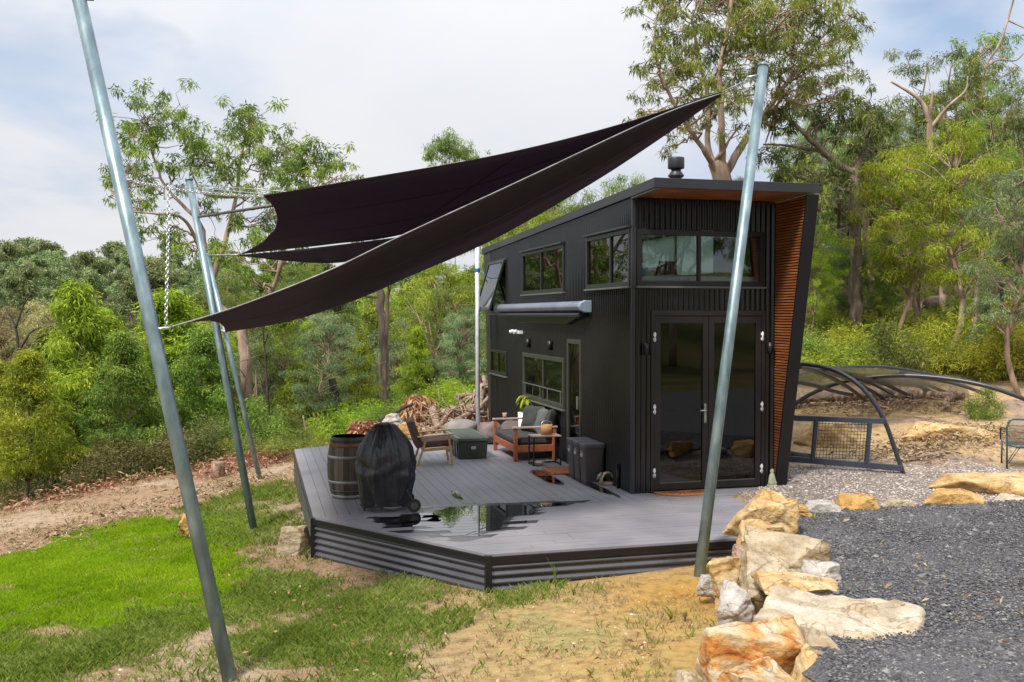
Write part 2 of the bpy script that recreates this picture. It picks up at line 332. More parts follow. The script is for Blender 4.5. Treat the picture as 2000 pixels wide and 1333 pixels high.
def sstep(a, b, x):
    t = np.clip((np.asarray(x, float)-a)/(b-a), 0, 1); return t*t*(3-2*t)

# ------------------------------------------------------------------ terrain
LINES = [((-11,8),(-8.2,15.8)), ((-8.2,15.8),(-5,21.7)), ((-5,21.7),(.5,27.0))]
def ground_h(X, Y):
    X = np.asarray(X, float); Y = np.asarray(Y, float)
    base = -.38+.06*np.clip(X, -12, 3) - .0*Y
    d = np.full(np.broadcast(X, Y).shape, -99.)
    for (x0,y0),(x1,y1) in LINES:
        l = math.hypot(x1-x0, y1-y0); nx, ny = -(y1-y0)/l, (x1-x0)/l; d = np.maximum(d, (X-x0)*nx+(Y-y0)*ny)
    zl = base + .25*sstep(-7, 0, Y-17)*sstep(-5, -1, X) - 3.3*sstep(-.3, 13, d) + 6.0*sstep(45, 125, Y) + 4*sstep(150, 600, Y)
    zr = .03 + .035*np.clip(Y-11, 0, 4) + .105*np.clip(Y-15, 0, 45) + .05*np.clip(Y-60, 0, 300) + .06*np.clip(X-9, 0, 60)
    zr = zr + .18*(fbm(X*.55, Y*.55, 3)-.5)*sstep(14, 18, Y)
    wr = sstep(2.2, 3.4, X - .02*(Y-10) - 3.5*sstep(24, 50, Y))
    z = zl*(1-wr)+zr*wr
    xb = np.interp(Y, [2, 6.3, 8.2, 10.2, 11.0], [1.15, 1.75, 2.2, 2.55, 2.75])
    plate = sstep(-.12, .22, X-xb)*(1-sstep(-.1, .25, Y-(11.05+.23*np.clip(X-3, 0, 12))))
    z = z*(1-plate)+.17*plate
    z = z + .05*(fbm(X*.9, Y*.9, 8)-.5)*(1-plate) + .35*(fbm(X*.12, Y*.12, 21)-.5)*sstep(25, 60, Y)
    z = z + 5*sstep(-4, -26, Y)                     # the bank behind the camera
    u = (X-O.x)*UV.x+(Y-O.y)*UV.y; v = (X-O.x)*VV.x+(Y-O.y)*VV.y
    under = sstep(0, .3, np.minimum(np.minimum(u+4.0, 2.35-u), np.minimum(v+.5, 8.6-v)))
    z = np.where(under > 0, np.minimum(z, z*(1-under)+(-.3)*under), z)
    return z
def gz(x, y): return float(ground_h(np.array([x]), np.array([y]))[0])
def gpt(x, y, Y0=6, Y1=80):       # where the photo ray meets the ground
    d = ray(x, y); Ys = np.linspace(Y0, Y1, 1500); P = _C[None]+d[None]*(Ys/d[1])[:, None]
    k = np.where(P[:, 2] <= ground_h(P[:, 0], P[:, 1]))[0]; k = k[0] if len(k) else len(Ys)-1
    return Vector(P[k])
xs = np.concatenate([np.linspace(-500,-60,14)[:-1], np.linspace(-60,-12,30)[:-1], np.arange(-12,12,.11), np.linspace(12,60,34), np.linspace(60,500,14)[1:]])
ys = np.concatenate([np.linspace(-120,-6,24)[:-1], np.linspace(-6,4.5,18)[:-1], np.arange(4.5,28,.11), np.linspace(28,70,60), np.linspace(70,200,40)[1:], np.linspace(200,900,14)[1:]])
GX, GY = np.meshgrid(xs, ys); GZ = ground_h(GX, GY)
# colour zones (soil, sand, moss, pebble), as seen on the place
def gauss(x, y, cx, cy, sx, sy): return np.exp(-(((x-cx)/sx)**2+((y-cy)/sy)**2))
PXg, PYg = px(np.stack([GX, np.maximum(GY, 1.0), GZ], -1))
nz = fbm(GX*1.3, GY*1.3, 5); nf = fbm(GX*5, GY*5, 9)
def lerp(a, b, t): return a*(1-t[..., None])+np.asarray(b)*t[..., None]
col = np.zeros(GX.shape+(3,)); col[:] = (.31, .205, .125)
col = lerp(col, (.37, .275, .185), sstep(.45, .65, nz))
far = np.maximum(np.maximum(sstep(22, 26, GY), sstep(1, 3.5, -1*(GX+8.2)+(-(15.8-GY))*.5)), sstep(-3, -6, GY))
dL = np.full(GX.shape, -99.)
for (x0,y0),(x1,y1) in LINES:
    l = math.hypot(x1-x0, y1-y0); dL = np.maximum(dL, (GX-x0)*-(y1-y0)/l+(GY-y0)*(x1-x0)/l)
front = (GX < 2.2) & (GY < 12)
tan_ = sstep(-1.6, .3, GX)*sstep(13.5, 10, GY)
col = lerp(col, (.40, .28, .125), tan_)
org = np.clip(gauss(GX, GY, 1.75, 9.3, .9, 1.0)+gauss(GX, GY, 1.4, 7.6, .8, .5)*.6, 0, 1)*sstep(.3, .55, nz+.1)
col = lerp(col, (.42, .235, .06), org)
col = lerp(col, (.26, .26, .10), sstep(.50, .64, fbm(GX*1.7, GY*1.7, 31))*tan_*.55*(1-org))
peb = sstep(2.8, 3.3, GX)*sstep(10.9, 11.3, GY)*sstep(15.2, 14.2, GY+.35*(nz-.5)*4)
right = sstep(2.8, 3.6, GX)*sstep(13, 15, GY)
col = lerp(col, (.44, .31, .165), right)
col = lerp(col, (.30, .215, .16), right*sstep(.48, .6, fbm(GX*.8, GY*1.4, 17)))
col = lerp(col, (.26, .215, .185), peb)
fl = np.maximum(sstep(.2, 3, dL)*(1-sstep(2, 6, GX)), sstep(21, 25, GY)*sstep(2, 5, GX)); fl = np.maximum(np.maximum(fl, sstep(60, 80, GY)), sstep(4, 1.5, GY))
col = lerp(col, (.10, .105, .03), fl); col = lerp(col, (.17, .12, .06), fl*sstep(.5, .62, nz))
n_, m2 = GX.shape
idx = np.arange(n_*m2).reshape(n_, m2)
F = np.stack([idx[:-1,:-1], idx[:-1,1:], idx[1:,1:], idx[1:,:-1]], -1).reshape(-1, 4)
mg, t, b = newmat('ground_soil')
a = t.nodes.new('ShaderNodeAttribute'); a.attribute_name = 'soil'
nn = noise(t, 9, 10, rough=.7); rr = ramp(t, [(.3, (.45, .42, .38)), (.5, (1, 1, 1)), (.7, (1.3, 1.28, 1.22))]); t.links.new(nn.outputs[0], rr.inputs[0])
mxx = t.nodes.new('ShaderNodeMix'); mxx.data_type = 'RGBA'; mxx.blend_type = 'MULTIPLY'; mxx.inputs[0].default_value = 1
t.links.new(a.outputs['Color'], mxx.inputs[6]); t.links.new(rr.outputs[0], mxx.inputs[7]); t.links.new(mxx.outputs[2], b.inputs['Base Color'])
b.inputs['Roughness'].default_value = .95; b.inputs['Specular IOR Level'].default_value = .15
n2_ = noise(t, 22, 10, rough=.7); bp = t.nodes.new('ShaderNodeBump'); bp.inputs['Strength'].default_value = .8; bp.inputs['Distance'].default_value = .05
t.links.new(n2_.outputs[0], bp.inputs['Height']); t.links.new(bp.outputs[0], b.inputs['Normal'])
go = npmesh('ground', np.stack([GX, GY, GZ], -1).reshape(-1, 3), F, mg, smooth=True)
ca = go.data.attributes.new('soil', 'FLOAT_COLOR', 'POINT'); ca.data.foreach_set('color', np.concatenate([col.reshape(-1, 3), np.ones((n_*m2, 1))], 1).astype(np.float32).ravel())
tag(go, kind='structure')

# gravel drive: a sheet on the plateau right of the boulders
gxs = np.arange(1.5, 14, .12); gys = np.arange(1.5, 14.2, .12); A, B = np.meshgrid(gxs, gys)
xb = np.interp(B, [2, 6.3, 8.2, 10.2, 11.0], [1.3, 1.95, 2.45, 2.78, 2.95])
okv = (A > xb-.12) & (B < 11.0+.23*np.clip(A-3, 0, 12))
Z = ground_h(A, B)+.022+.03*(fbm(A*1.5, B*1.5, 4)-.5)
idx = np.arange(A.size).reshape(A.shape); F = np.stack([idx[:-1,:-1], idx[:-1,1:], idx[1:,1:], idx[1:,:-1]], -1).reshape(-1, 4)
keep = okv.ravel()[F].all(1)
mgr = M('dark_blue_grey_gravel', [(.30, (.030, .030, .034)), (.5, (.078, .076, .080)), (.7, (.17, .163, .16))], 55, .9, 0, .9, 70, detail=8)
tag(npmesh('gravel_drive', np.stack([A, B, Z], -1).reshape(-1, 3), F[keep], mgr, smooth=True), kind='structure')
# ------------------------------------------------------------------ the tiny house (local axes: x along the front, y back along the side, z up)
house = thing('tiny_house', 'black corrugated tiny house with flat roof and raked cedar lined wing wall', 'house', O, ANG)
def rz_(v): return 4.075-.0268*v
PIT, AMP = .0765, .0135
def corr(mb, axis, a0, a1, z0, z1):
    n = max(2, int((a1-a0)/(PIT/8))); rows = [[], []]
    for i in range(n+1):
        a = a0+(a1-a0)*i/n; o = AMP*math.sin(2*math.pi*a/PIT)
        for k, z in ((0, z0), (1, z1)):
            zz = z(a) if callable(z) else z
            rows[k].append((a, -o, zz) if axis == 'f' else (-o, a, zz))
    mb.grid(rows if axis == 'f' else rows[::-1])
def bx(mb, axis, a0, a1, o0, o1, z0, z1):
    if axis == 'f': mb.box(a0, a1, -o1, -o0, z0, z1)
    else: mb.box(-o1, -o0, a0, a1, z0, z1)
top = lambda v: rz_(v)-.10
mb = MB()                                                   # front cladding round the openings
corr(mb, 'f', .02, .26, .0, 2.78); corr(mb, 'f', 1.94, 2.10, .0, 3.97); corr(mb, 'f', .26, 1.94, 2.46, 2.78)
corr(mb, 'f', .02, 1.94, 3.54, 3.97)
mb.build('front_wall', MT['black_steel'], house)
mb = MB(); segs = [(.03, 1.86, 0, 2.78), (.03, 1.86, 3.56, top), (1.86, 2.10, 0, top), (2.10, 2.80, 2.01, top), (2.80, 2.96, 0, top),
      (2.96, 5.50, 0, .85), (2.96, 5.50, 1.70, 2.77), (2.96, 5.57, 3.55, top), (5.50, 5.57, 0, 2.77), (5.57, 6.74, 0, top),
      (6.74, 8.15, 0, 1.16), (6.74, 8.15, 1.67, 2.42), (6.74, 8.15, 3.54, top)]
for s_ in segs: corr(mb, 's', *s_)
mb.build('side_wall', MT['black_steel'], house)
mb = MB(); mb.hexa([(-.02,8.15,0),(.06,8.15,0),(.06,8.30,0),(-.02,8.30,0),(-.02,8.15,top(8.15)),(.06,8.15,top(8.15)),(.06,8.80,top(8.8)),(-.02,8.80,top(8.8))])
mb.build('end_panel', MT['slate_trim'], house)
mb = MB(); mb.hexa([(.06,8.24,0),(2.10,8.24,0),(2.10,8.30,0),(.06,8.30,0),(.06,8.74,top(8.8)),(2.10,8.74,top(8.8)),(2.10,8.80,top(8.8)),(.06,8.80,top(8.8))])
mb.build('rear_wall', MT['black_trim'], house)
mb = MB(); mb.box(-.022, .028, -.022, .028, 0, 2.77); mb.box(-.022, .028, -.022, .028, 3.56, 3.97); mb.box(-.02, .04, -.02, .05, 2.77, 3.56); mb.build('corner_flashing', MT['slate_trim'], house, .004)
# roof with fascia, cedar soffit and flue
ro = MB(); V0, V1 = -.82, 8.84
def sl(z, v): return rz_(v)+z
def slab(mb, u0, u1, v0, v1, z0, z1):
    mb.hexa([(u0,v0,sl(z0,v0)),(u1,v0,sl(z0,v0)),(u1,v1,sl(z0,v1)),(u0,v1,sl(z0,v1)),(u0,v0,sl(z1,v0)),(u1,v0,sl(z1,v0)),(u1,v1,sl(z1,v1)),(u0,v1,sl(z1,v1))])
slab(ro, -.035, 2.26, V0, V1, -.095, 0.0)
roof = ro.build('roof', MT['slate_trim'], house, .006)
mb = MB(); slab(mb, -.05, 2.27, V0-.016, V0-.002, -.112, .012); slab(mb, -.05, -.037, V0-.002, V1+.01, -.112, .012); mb.build('fascia', MT['slate_trim'], roof, .003)
mb = MB(); n = 9
for i in range(n):
    v0 = -.80+i*.086; slab(mb, .03, 2.09, v0, v0+.082, -.118, -.098)
mb.build('soffit', MT['cedar'], roof)
mb = MB(); slab(mb, -.034, .028, V0, -.0, -.135, -.114); mb.build('eave_trim', MT['sill'], roof)
mb = MB(); mb.lathe([(.085, -.05), (.085, .43), (.118, .45), (.120, .47), (.075, .53), (.07, .56)], 28, (1.28, 1.5, 4.03))
fl_ = mb.build('flue', MT['slate_trim'], house)
mb = MB(); mb.lathe([(.07, .555), (.118, .57), (.124, .58), (.124, .72), (.118, .735), (.02, .75)], 28, (1.28, 1.5, 4.03)); mb.build('cap', MT['slate_trim'], fl_)
# raked wing wall on the right
zt = 3.965; rk = lambda z: -.045-.775*max(0, z)/4.0
mb = MB(); wz0, wz1, wv0, wv1 = 2.92, 3.76, 1.9, 4.9; tb = lambda v_: zt-.235*max(0, v_)/8.8
mb.hexa([(2.128,rk(0),0),(2.255,rk(0),0),(2.255,wv0,0),(2.128,wv0,0),(2.128,rk(zt),zt),(2.255,rk(zt),zt),(2.255,wv0,tb(wv0)),(2.128,wv0,tb(wv0))])
mb.hexa([(2.128,wv1,0),(2.255,wv1,0),(2.255,8.25,0),(2.128,8.25,0),(2.128,wv1,tb(wv1)),(2.255,wv1,tb(wv1)),(2.255,8.8,tb(8.8)),(2.128,8.8,tb(8.8))])
mb.box(2.128, 2.255, wv0, wv1, 0, wz0); mb.hexa([(2.128,wv0,wz1),(2.255,wv0,wz1),(2.255,wv1,wz1),(2.128,wv1,wz1),(2.128,wv0,tb(wv0)),(2.255,wv0,tb(wv0)),(2.255,wv1,tb(wv1)),(2.128,wv1,tb(wv1))])
wing = mb.build('wing_wall', MT['black_trim'], house)
mb = MB(); mb.box(2.18, 2.188, wv0, wv1, wz0, wz1); rw = mb.build('window', MT['glass'], wing)
mb = MB(); mb.box(2.14, 2.215, 3.36, 3.42, wz0, wz1); mb.build('mullion', MT['frame'], rw)
mbl, t, b = newmat('pale_teal_blind'); tl = t.nodes.new('ShaderNodeBsdfTranslucent'); tl.inputs[0].default_value = (.85, .97, .97, 1); b.inputs['Base Color'].default_value = (.62, .74, .74, 1); b.inputs['Roughness'].default_value = .9
mxb = t.nodes.new('ShaderNodeMixShader'); mxb.inputs[0].default_value = .85; t.links.new(b.outputs[0], mxb.inputs[1]); t.links.new(tl.outputs[0], mxb.inputs[2]); t.links.new(mxb.outputs[0], t.nodes['Material Output'].inputs[0])
mb = MB(); mb.box(2.12, 2.124, wv0+.02, 3.34, 3.06, wz1); mb.box(2.12, 2.124, 3.44, wv1-.02, 3.26, wz1); mb.build('blind', mbl, rw)
mb = MB(); z = .06
rng = random.Random(4)
while z < 3.93:
    h = .022; mb.box(2.098+rng.uniform(0,.004), 2.1265, rk(z)+.018, .0, z, z+h); z += .0375
mb.build('cedar_lining', MT['cedar'], wing)
mb = MB(); mb.hexa([(2.085,rk(0)-.02,0),(2.262,rk(0)-.02,0),(2.262,rk(0)+.012,0),(2.085,rk(0)+.012,0),(2.085,rk(zt)-.02,zt),(2.262,rk(zt)-.02,zt),(2.262,rk(zt)+.012,zt),(2.085,rk(zt)+.012,zt)])
mb.build('edge_trim', MT['black_trim'], wing, .003)
# windows
def window(axis, a0, a1, z0, z1, bars=(), fr=.05, name='window', sill=True, mat='frame', glass='glass', out=.032):
    mb = MB(); i0 = -.055
    bx(mb, axis, a0, a1, i0, out, z1-fr, z1); bx(mb, axis, a0, a1, i0, out, z0, z0+fr)
    bx(mb, axis, a0, a0+fr, i0, out, z0+fr, z1-fr); bx(mb, axis, a1-fr, a1, i0, out, z0+fr, z1-fr)
    wnd = mb.build(name, MT[mat], house, .004)
    if bars:
        mb = MB()
        for q in bars: bx(mb, axis, q-.024, q+.024, -.03, out-.006, z0+fr, z1-fr)
        mb.build('mullion', MT[mat], wnd, .003)
    mb = MB(); bx(mb, axis, a0+fr-.004, a1-fr+.004, -.006, .002, z0+fr-.004, z1-fr+.004); mb.build('pane', MT[glass], wnd)
    if sill:
        mb = MB(); bx(mb, axis, a0-.02, a1+.02, -.0, out+.025, z0-.028, z0-.003); mb.build('sill', MT['sill'], wnd, .003)
    return wnd
wf = window('f', .045, 1.93, 2.785, 3.535, (.95,), .07); wf['label'] = 'wide loft window on the front wall'
ws = window('s', .055, 1.855, 2.785, 3.555, (.82,), .06)
w2 = window('s', 2.97, 5.56, 2.775, 3.55, (4.32,), .06)
mb = MB(); mb.box(.022, .034, 4.40, 5.40, 2.84, 3.44); mb.build('blind', MT['interior_pale'], w2)
mb = MB(); bx(mb, 's', 2.95, 5.60, .034, .085, 3.555, 3.585); mb.build('hood', MT['slate_trim'], w2)
mb = MB(); bx(mb, 's', .03, 1.88, .034, .085, 3.565, 3.592); mb.build('hood', MT['slate_trim'], ws)
wk = window('s', 2.965, 5.495, .855, 1.695, (4.2,), .075, mat='olive_frame'); wk['label'] = 'kitchen window with dark olive frame'
mb = MB()
for q in (3.1, 3.85, 4.3, 5.3): bx(mb, 's', q-.01, q+.01, .033, .045, .90, 1.15)
bx(mb, 's', 3.0, 5.45, .036, .046, 1.13, 1.15); mb.build('servery_rail', MT['sill'], wk)
window('s', 6.745, 8.145, 1.165, 1.665, (7.5,), .055)
# the tilted-out awning window at the far end
w3 = window('s', 6.745, 8.145, 2.425, 3.535, (), .05, glass='door_glass', sill=True)
mb = MB(); th = R(17); zt3, L = 3.50, 1.06
def hinge(mbx, a0, a1, r0, r1, t0, t1):
    pts = []
    for rr_ in (r1, r0):
        for (a, tt) in ((a0, t1), (a0, t0), (a1, t0), (a1, t1)):
            pts.append((-(.035+rr_*math.sin(th)+tt*math.cos(th)), a, zt3-rr_*math.cos(th)+tt*math.sin(th)))
    mbx.hexa(pts)
hinge(mb, 6.78, 8.11, 0, .06, 0, .035); hinge(mb, 6.78, 8.11, L-.06, L, 0, .035); hinge(mb, 6.78, 6.84, .06, L-.06, 0, .035); hinge(mb, 8.05, 8.11, .06, L-.06, 0, .035)
sash = mb.build('open_sash', MT['frame'], w3); mb = MB(); hinge(mb, 6.84, 8.05, .06, L-.06, .012, .020); mb.build('sash_pane', MT['glass'], sash)
# side entry door (glazed)
mb = MB(); bx(mb, 's', 2.10, 2.80, -.055, .03, 1.94, 2.01); bx(mb, 's', 2.10, 2.16, -.055, .03, .0, 1.94); bx(mb, 's', 2.74, 2.80, -.055, .03, 0, 1.94); bx(mb, 's', 2.16, 2.74, -.055, .03, 0, .12)
sd_ = mb.build('side_door', MT['olive_frame'], house, .004); mb = MB(); bx(mb, 's', 2.155, 2.745, -.006, .002, .115, 1.945); mb.build('pane', MT['door_glass'], sd_)
mb = MB(); bx(mb, 's', 2.19, 2.215, .03, .06, .93, 1.13); mb.build('handle', MT['chrome'], sd_, .004)
# french doors
mb = MB(); bx(mb, 'f', .255, 1.945, -.06, .028, 2.385, 2.455); bx(mb, 'f', .255, .305, -.06, .028, 0, 2.385); bx(mb, 'f', 1.895, 1.945, -.06, .028, 0, 2.385); bx(mb, 'f', .305, 1.895, -.06, .05, 0, .022)
dfr = mb.build('door_frame', MT['door_frame'], house, .004)
mb = MB(); bx(mb, 'f', .29, 1.90, .05, .062, .0, .018); mb.build('threshold', MT['chrome'], dfr)
for a0, a1 in ((.31, 1.092), (1.098, 1.89)):
    mb = MB(); st = .082
    bx(mb, 'f', a0, a0+st, -.03, .018, .03, 2.378); bx(mb, 'f', a1-st, a1, -.03, .018, .03, 2.378); bx(mb, 'f', a0+st, a1-st, -.03, .018, 2.285, 2.378); bx(mb, 'f', a0+st, a1-st, -.03, .018, .03, .125)
    d_ = mb.build('french_door', MT['door_frame'], house, .004)
    mb = MB(); bx(mb, 'f', a0+st-.004, a1-st+.004, -.012, -.004, .121, 2.289); mb.build('pane', MT['door_glass'], d_)
    mb = MB(); bx(mb, 'f', a0+st, a1-st, -.004, .006, .125, .133); mb.build('glazing_bead', MT['sill'], d_)
    for zc_ in (.27, 1.13, 2.10):
        hx = a0-.008 if a0 < 1 else a1+.008; mb = MB(); mb.tube([(hx, -.036, zc_-.065), (hx, -.036, zc_+.065)], .011, 8); bx(mb, 'f', hx-.02, hx+.02, .02, .034, zc_-.05, zc_-.015); bx(mb, 'f', hx-.02, hx+.02, .02, .034, zc_+.015, zc_+.05); mb.build('hinge', MT['white'], d_)
    if a0 < 1:
        mb = MB(); bx(mb, 'f', 1.032, 1.062, .018, .026, .93, 1.19); mb.tube([(1.047, -.026, 1.1), (1.047, -.07, 1.1), (.95, -.07, 1.1)], .010, 8); mb.build('handle', MT['chrome'], d_)
# inside: dark lining, floor, loft with bed
mb = MB(); mb.box(.03, 2.10, .07, 8.22, -.02, .015); mb.build('floor', MT['timber_pale'], house)
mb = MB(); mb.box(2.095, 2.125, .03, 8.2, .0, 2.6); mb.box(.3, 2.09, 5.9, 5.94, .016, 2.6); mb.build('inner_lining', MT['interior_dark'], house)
mb = MB(); mb.box(.03, 2.10, .04, 2.85, 2.62, 2.70); mb.build('loft_floor', MT['timber_pale'], house)
mb = MB(); mb.box(2.085, 2.10, .05, 1.88, 2.70, 3.9); mb.build('loft_lining', MT['interior_dark'], house); mb = MB(); mb.box(.04, 2.085, .05, 8.1, 3.80, 3.815); mb.build('loft_ceiling', MT['interior_pale'], house)
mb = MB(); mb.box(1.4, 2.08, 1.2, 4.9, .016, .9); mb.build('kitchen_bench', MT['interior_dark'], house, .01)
# awning cassette
mb = MB(); pr_ = [(.0, 2.44), (.0, 2.60), (.10, 2.605), (.17, 2.57), (.19, 2.52), (.17, 2.47), (.10, 2.44)]
def extr(mb, prof, v0, v1):
    n = len(prof); mb.add([(-.012-o, v0, z) for o, z in prof]+[(-.012-o, v1, z) for o, z in prof], [tuple(range(n)), tuple(range(2*n-1, n-1, -1))]+[(i, n+i, n+(i+1) % n, (i+1) % n) for i in range(n)])
extr(mb, pr_, 1.72, 6.95); aw = mb.build('awning', MT['awning'], house, .012)
for q0, q1 in ((1.62, 1.715), (6.955, 7.04)): mb = MB(); extr(mb, [(o*1.06, 2.52+(z-2.52)*1.12) for o, z in pr_], q0, q1); mb.build('end_cap', MT['awning_end'], aw, .012)
mb = MB(); extr(mb, [(.0, 2.36), (.0, 2.425), (.15, 2.425), (.17, 2.40), (.15, 2.36)], 1.80, 6.9); mb.build('front_rail', MT['slate_trim'], aw, .008)
mb = MB(); mb.hexa([(-.012,2.6,2.24),(-.012,6.3,2.24),(-.10,6.3,2.25),(-.10,2.6,2.25),(-.012,2.0,2.355),(-.012,6.8,2.355),(-.14,6.8,2.355),(-.14,2.0,2.355)]); mb.build('folded_arm', MT['black_trim'], aw, .006)
# wall lights, floodlight, meter
for q in (5.03, 3.65):
    mb = MB(); mb.tube([(-.055, q, 1.80), (-.055, q, 1.96)], .038, 14); mb.box(-.05, -.008, q-.02, q+.02, 1.85, 1.90); mb.build('wall_light', MT['black_trim'], house)
for q in (.165, 2.0):
    mb = MB(); mb.tube([(q, -.06, 1.86), (q, -.06, 2.02)], .04, 14); mb.box(q-.02, q+.02, -.05, -.008, 1.92, 1.96); mb.build('wall_light', MT['black_trim'], house)
mb = MB(); mb.box(-.09, -.01, 5.55, 5.75, 2.04, 2.10); mb.tube([(-.09, 5.9, 2.09), (-.16, 5.95, 2.07)], .035, 10); mb.tube([(-.09, 5.7, 2.09), (-.16, 5.68, 2.07)], .035, 10); mb.build('floodlight', MT['white'], house)
mb = MB(); mb.tube([(-.035, .45, .0), (-.035, .45, .28)], .022, 10); mb.box(-.06, -.008, .42, .48, .28, .34); mb.build('standpipe', MT['black_trim'], house)
# bed in the loft
bd = MB(); bd.box(.12, 1.95, .14, 1.58, 2.704, 2.93); bed = tag(bd.build('mattress', MT['linen'], None, .05), 'pale lilac mattress seen through the loft window', 'mattress'); bed.location = O; bed.rotation_euler = (0,0,ANG)
bl = MB(); bl.lathe([(0, 0), (.2, .01), (.28, .06), (.2, .15), (0, .18)], 20); blo = tag(bl.build('pillow', MT['blue_cloth']), 'blue pillow on the loft bed inside the corner window', 'pillow'); blo.location = hw(.38, .95, 2.92); blo.rotation_euler = (0,0,ANG); blo.scale = (1, 1.7, .9)
lt = thing('laptop', 'open silver laptop lying on the loft bed', 'laptop', hw(.80, .40, 2.932), ANG+R(25))
mb = MB(); mb.box(-.16, .16, -.11, .11, 0, .016); mb.build('keyboard', MT['chrome'], lt); mb = MB(); mb.hexa([(-.16,.11,.016),(.16,.11,.016),(.16,.122,.016),(-.16,.122,.016),(-.16,.17,.22),(.16,.17,.22),(.16,.182,.22),(-.16,.182,.22)]); mb.build('screen', MT['interior_dark'], lt)

# ------------------------------------------------------------------ the deck
deck = thing('timber_deck', 'low grey board deck with black corrugated skirting in front of the house', 'deck', O, ANG)
A_, B_, C_, D_, E_ = (-4.22, 5.62), (-4.22, -.45), (-2.63, -2.76), (1.15, -2.72), (2.34, -.95)
rear = [A_, B_, (-.012, -.45), (-.012, 7.98)]
frontp = [B_, C_, D_, E_, (2.34, .02), (-.012, .02), (-.012, -.45)]
mb = MB(); bw = .146; u = -4.22
while u < 0:
    p = clip(clip(rear, -1, 0, -u), 1, 0, u+bw-.005)
    if len(p) > 2: mb.prism(p, -.026, rng.uniform(-.0016, 0))
    u += bw
v = -2.76
while v < .05:
    for (q0, q1) in ((-4.3, -1.9), (-1.896, .6), (.604, 2.4)):
        sh = .35*math.sin(v*37); p = frontp
        p = clip(p, 0, -1, -v); p = clip(p, 0, 1, min(v+bw-.005, -.455 if v < -.45 else .02))
        p2 = clip(clip(p, -1, 0, -(q0+sh)), 1, 0, q1+sh) if len(p) > 2 else []
        if len(p2) > 2: mb.prism(p2, -.026, rng.uniform(-.0016, 0))
    v += bw
mb.build('decking', MT['deck'], deck)
mb = MB(); mb.prism([(x*.997, y) for x, y in rear], -.07, -.03); mb.prism([(2.3,.0),(-4.1,-.46),(-2.6,-2.7),(1.1,-2.66),(2.3,-.95)][::-1], -.075, -.031); mb.build('joists', MT['groove'], deck)
def gloc(p): q = hw(*p); return gz(q.x, q.y)
def skirt(p, q, zb, mat='skirt_steel'):
    p, q = Vector((*p, 0)), Vector((*q, 0)); d = (q-p); L = d.length; d.normalize(); nrm = Vector((d.y, -d.x, 0)); mb = MB(); rows = []
    N = 96
    for i in range(N+1):
        z = -.085-(zb-.085)*i/N; o = .012*math.sin(2*math.pi*z/.078)
        rows.append([tuple(p+d*t_*L+nrm*o+Vector((0,0,z))) for t_ in (0, .25, .5, .75, 1)])
    mb.grid(rows); return mb.build('skirting', MT[mat], deck)
skirt(B_, C_, .75); skirt(C_, D_, .62); skirt(A_, B_, .85); skirt(D_, E_, .5)
mb = MB()
for p, q in ((A_, B_), (B_, C_), (C_, D_), (D_, E_)):
    p3, q3 = Vector((*p, 0)), Vector((*q, 0)); d = (q3-p3).normalized(); nrm = Vector((d.y, -d.x, 0)); c = nrm*.012
    mb.bar(p3+c+Vector((0,0,-.055)), q3+c+Vector((0,0,-.055)), .022, .062)
mb.build('edge_board', MT['black_trim'], deck, .003)
for p in (B_, C_, D_): mb = MB(); mb.box(p[0]-.034, p[0]+.034, p[1]-.030, p[1]+.034, -.85, -.012); mb.build('corner_trim', MT['black_trim'], deck, .004)
# rain water lying on the boards
def puddle(pix, seed, mat='water', hz=.0045, rag=.28, grow=1., name='puddle_water'):
    P = [onz(x, y, 0) for x, y in pix]; n = len(P); out = []
    for i in range(n):
        p0, p1, p2, p3 = P[i-1], P[i], P[(i+1) % n], P[(i+2) % n]
        for k in range(5):
            t_ = k/5; c = .5*((2*p1)+(p2-p0)*t_+(2*p0-5*p1+4*p2-p3)*t_*t_+(3*p1-p0-3*p2+p3)*t_**3); out.append((c.x+.02*mnoise.noise(c*5), c.y+.05*mnoise.noise(c*4+Vector((3,1,seed)))))
    if grow != 1:
        cx_, cy_ = sum(q[0] for q in out)/len(out), sum(q[1] for q in out)/len(out); out = [(cx_+(x-cx_)*grow, cy_+(y-cy_)*grow) for x, y in out]
    L = [((x-O.x)*UV.x+(y-O.y)*UV.y, (x-O.x)*VV.x+(y-O.y)*VV.y) for x, y in out]; bm = bmesh.new()
    lo, hi = min(q[1] for q in L), max(q[1] for q in L); front_ = lo < -.46
    k0 = -2.76 if front_ else -4.22; a_ = 1 if front_ else 0
    k = k0
    while k < 1:
        g_ = .0035
        jit = rag*mnoise.noise(Vector((k*9.7, seed*3.3, 1))); me_ = bmesh.new(); vv = [me_.verts.new((q[0]+(jit if front_ else 0), q[1]+(0 if front_ else jit), hz)) for q in L]; me_.faces.new(vv); nn_ = (0, 1, 0) if front_ else (1, 0, 0)
        for s_, pos in ((-1, k+g_), (1, k+.146-.005-g_+.002)):
            co_ = (0, pos, 0) if front_ else (pos, 0, 0); bmesh.ops.bisect_plane(me_, geom=me_.verts[:]+me_.edges[:]+me_.faces[:], plane_co=co_, plane_no=[s_*q for q in nn_], clear_outer=True)
        for f in me_.faces:
            if len(f.verts) > 2: nf = bm.faces.new([bm.verts.new(v_.co) for v_ in f.verts])
        me_.free(); k += .146
    bmesh.ops.triangulate(bm, faces=bm.faces[:]); me = bpy.data.meshes.new('puddle_water'); bm.normal_update()
    for f in bm.faces:
        if f.normal.z < 0: f.normal_flip()
    bm.to_mesh(me); bm.free(); me.materials.append(MT[mat]); o = bpy.data.objects.new(name, me); COL.objects.link(o); o.location = O; o.rotation_euler = (0, 0, ANG); return tag(o, kind='structure')
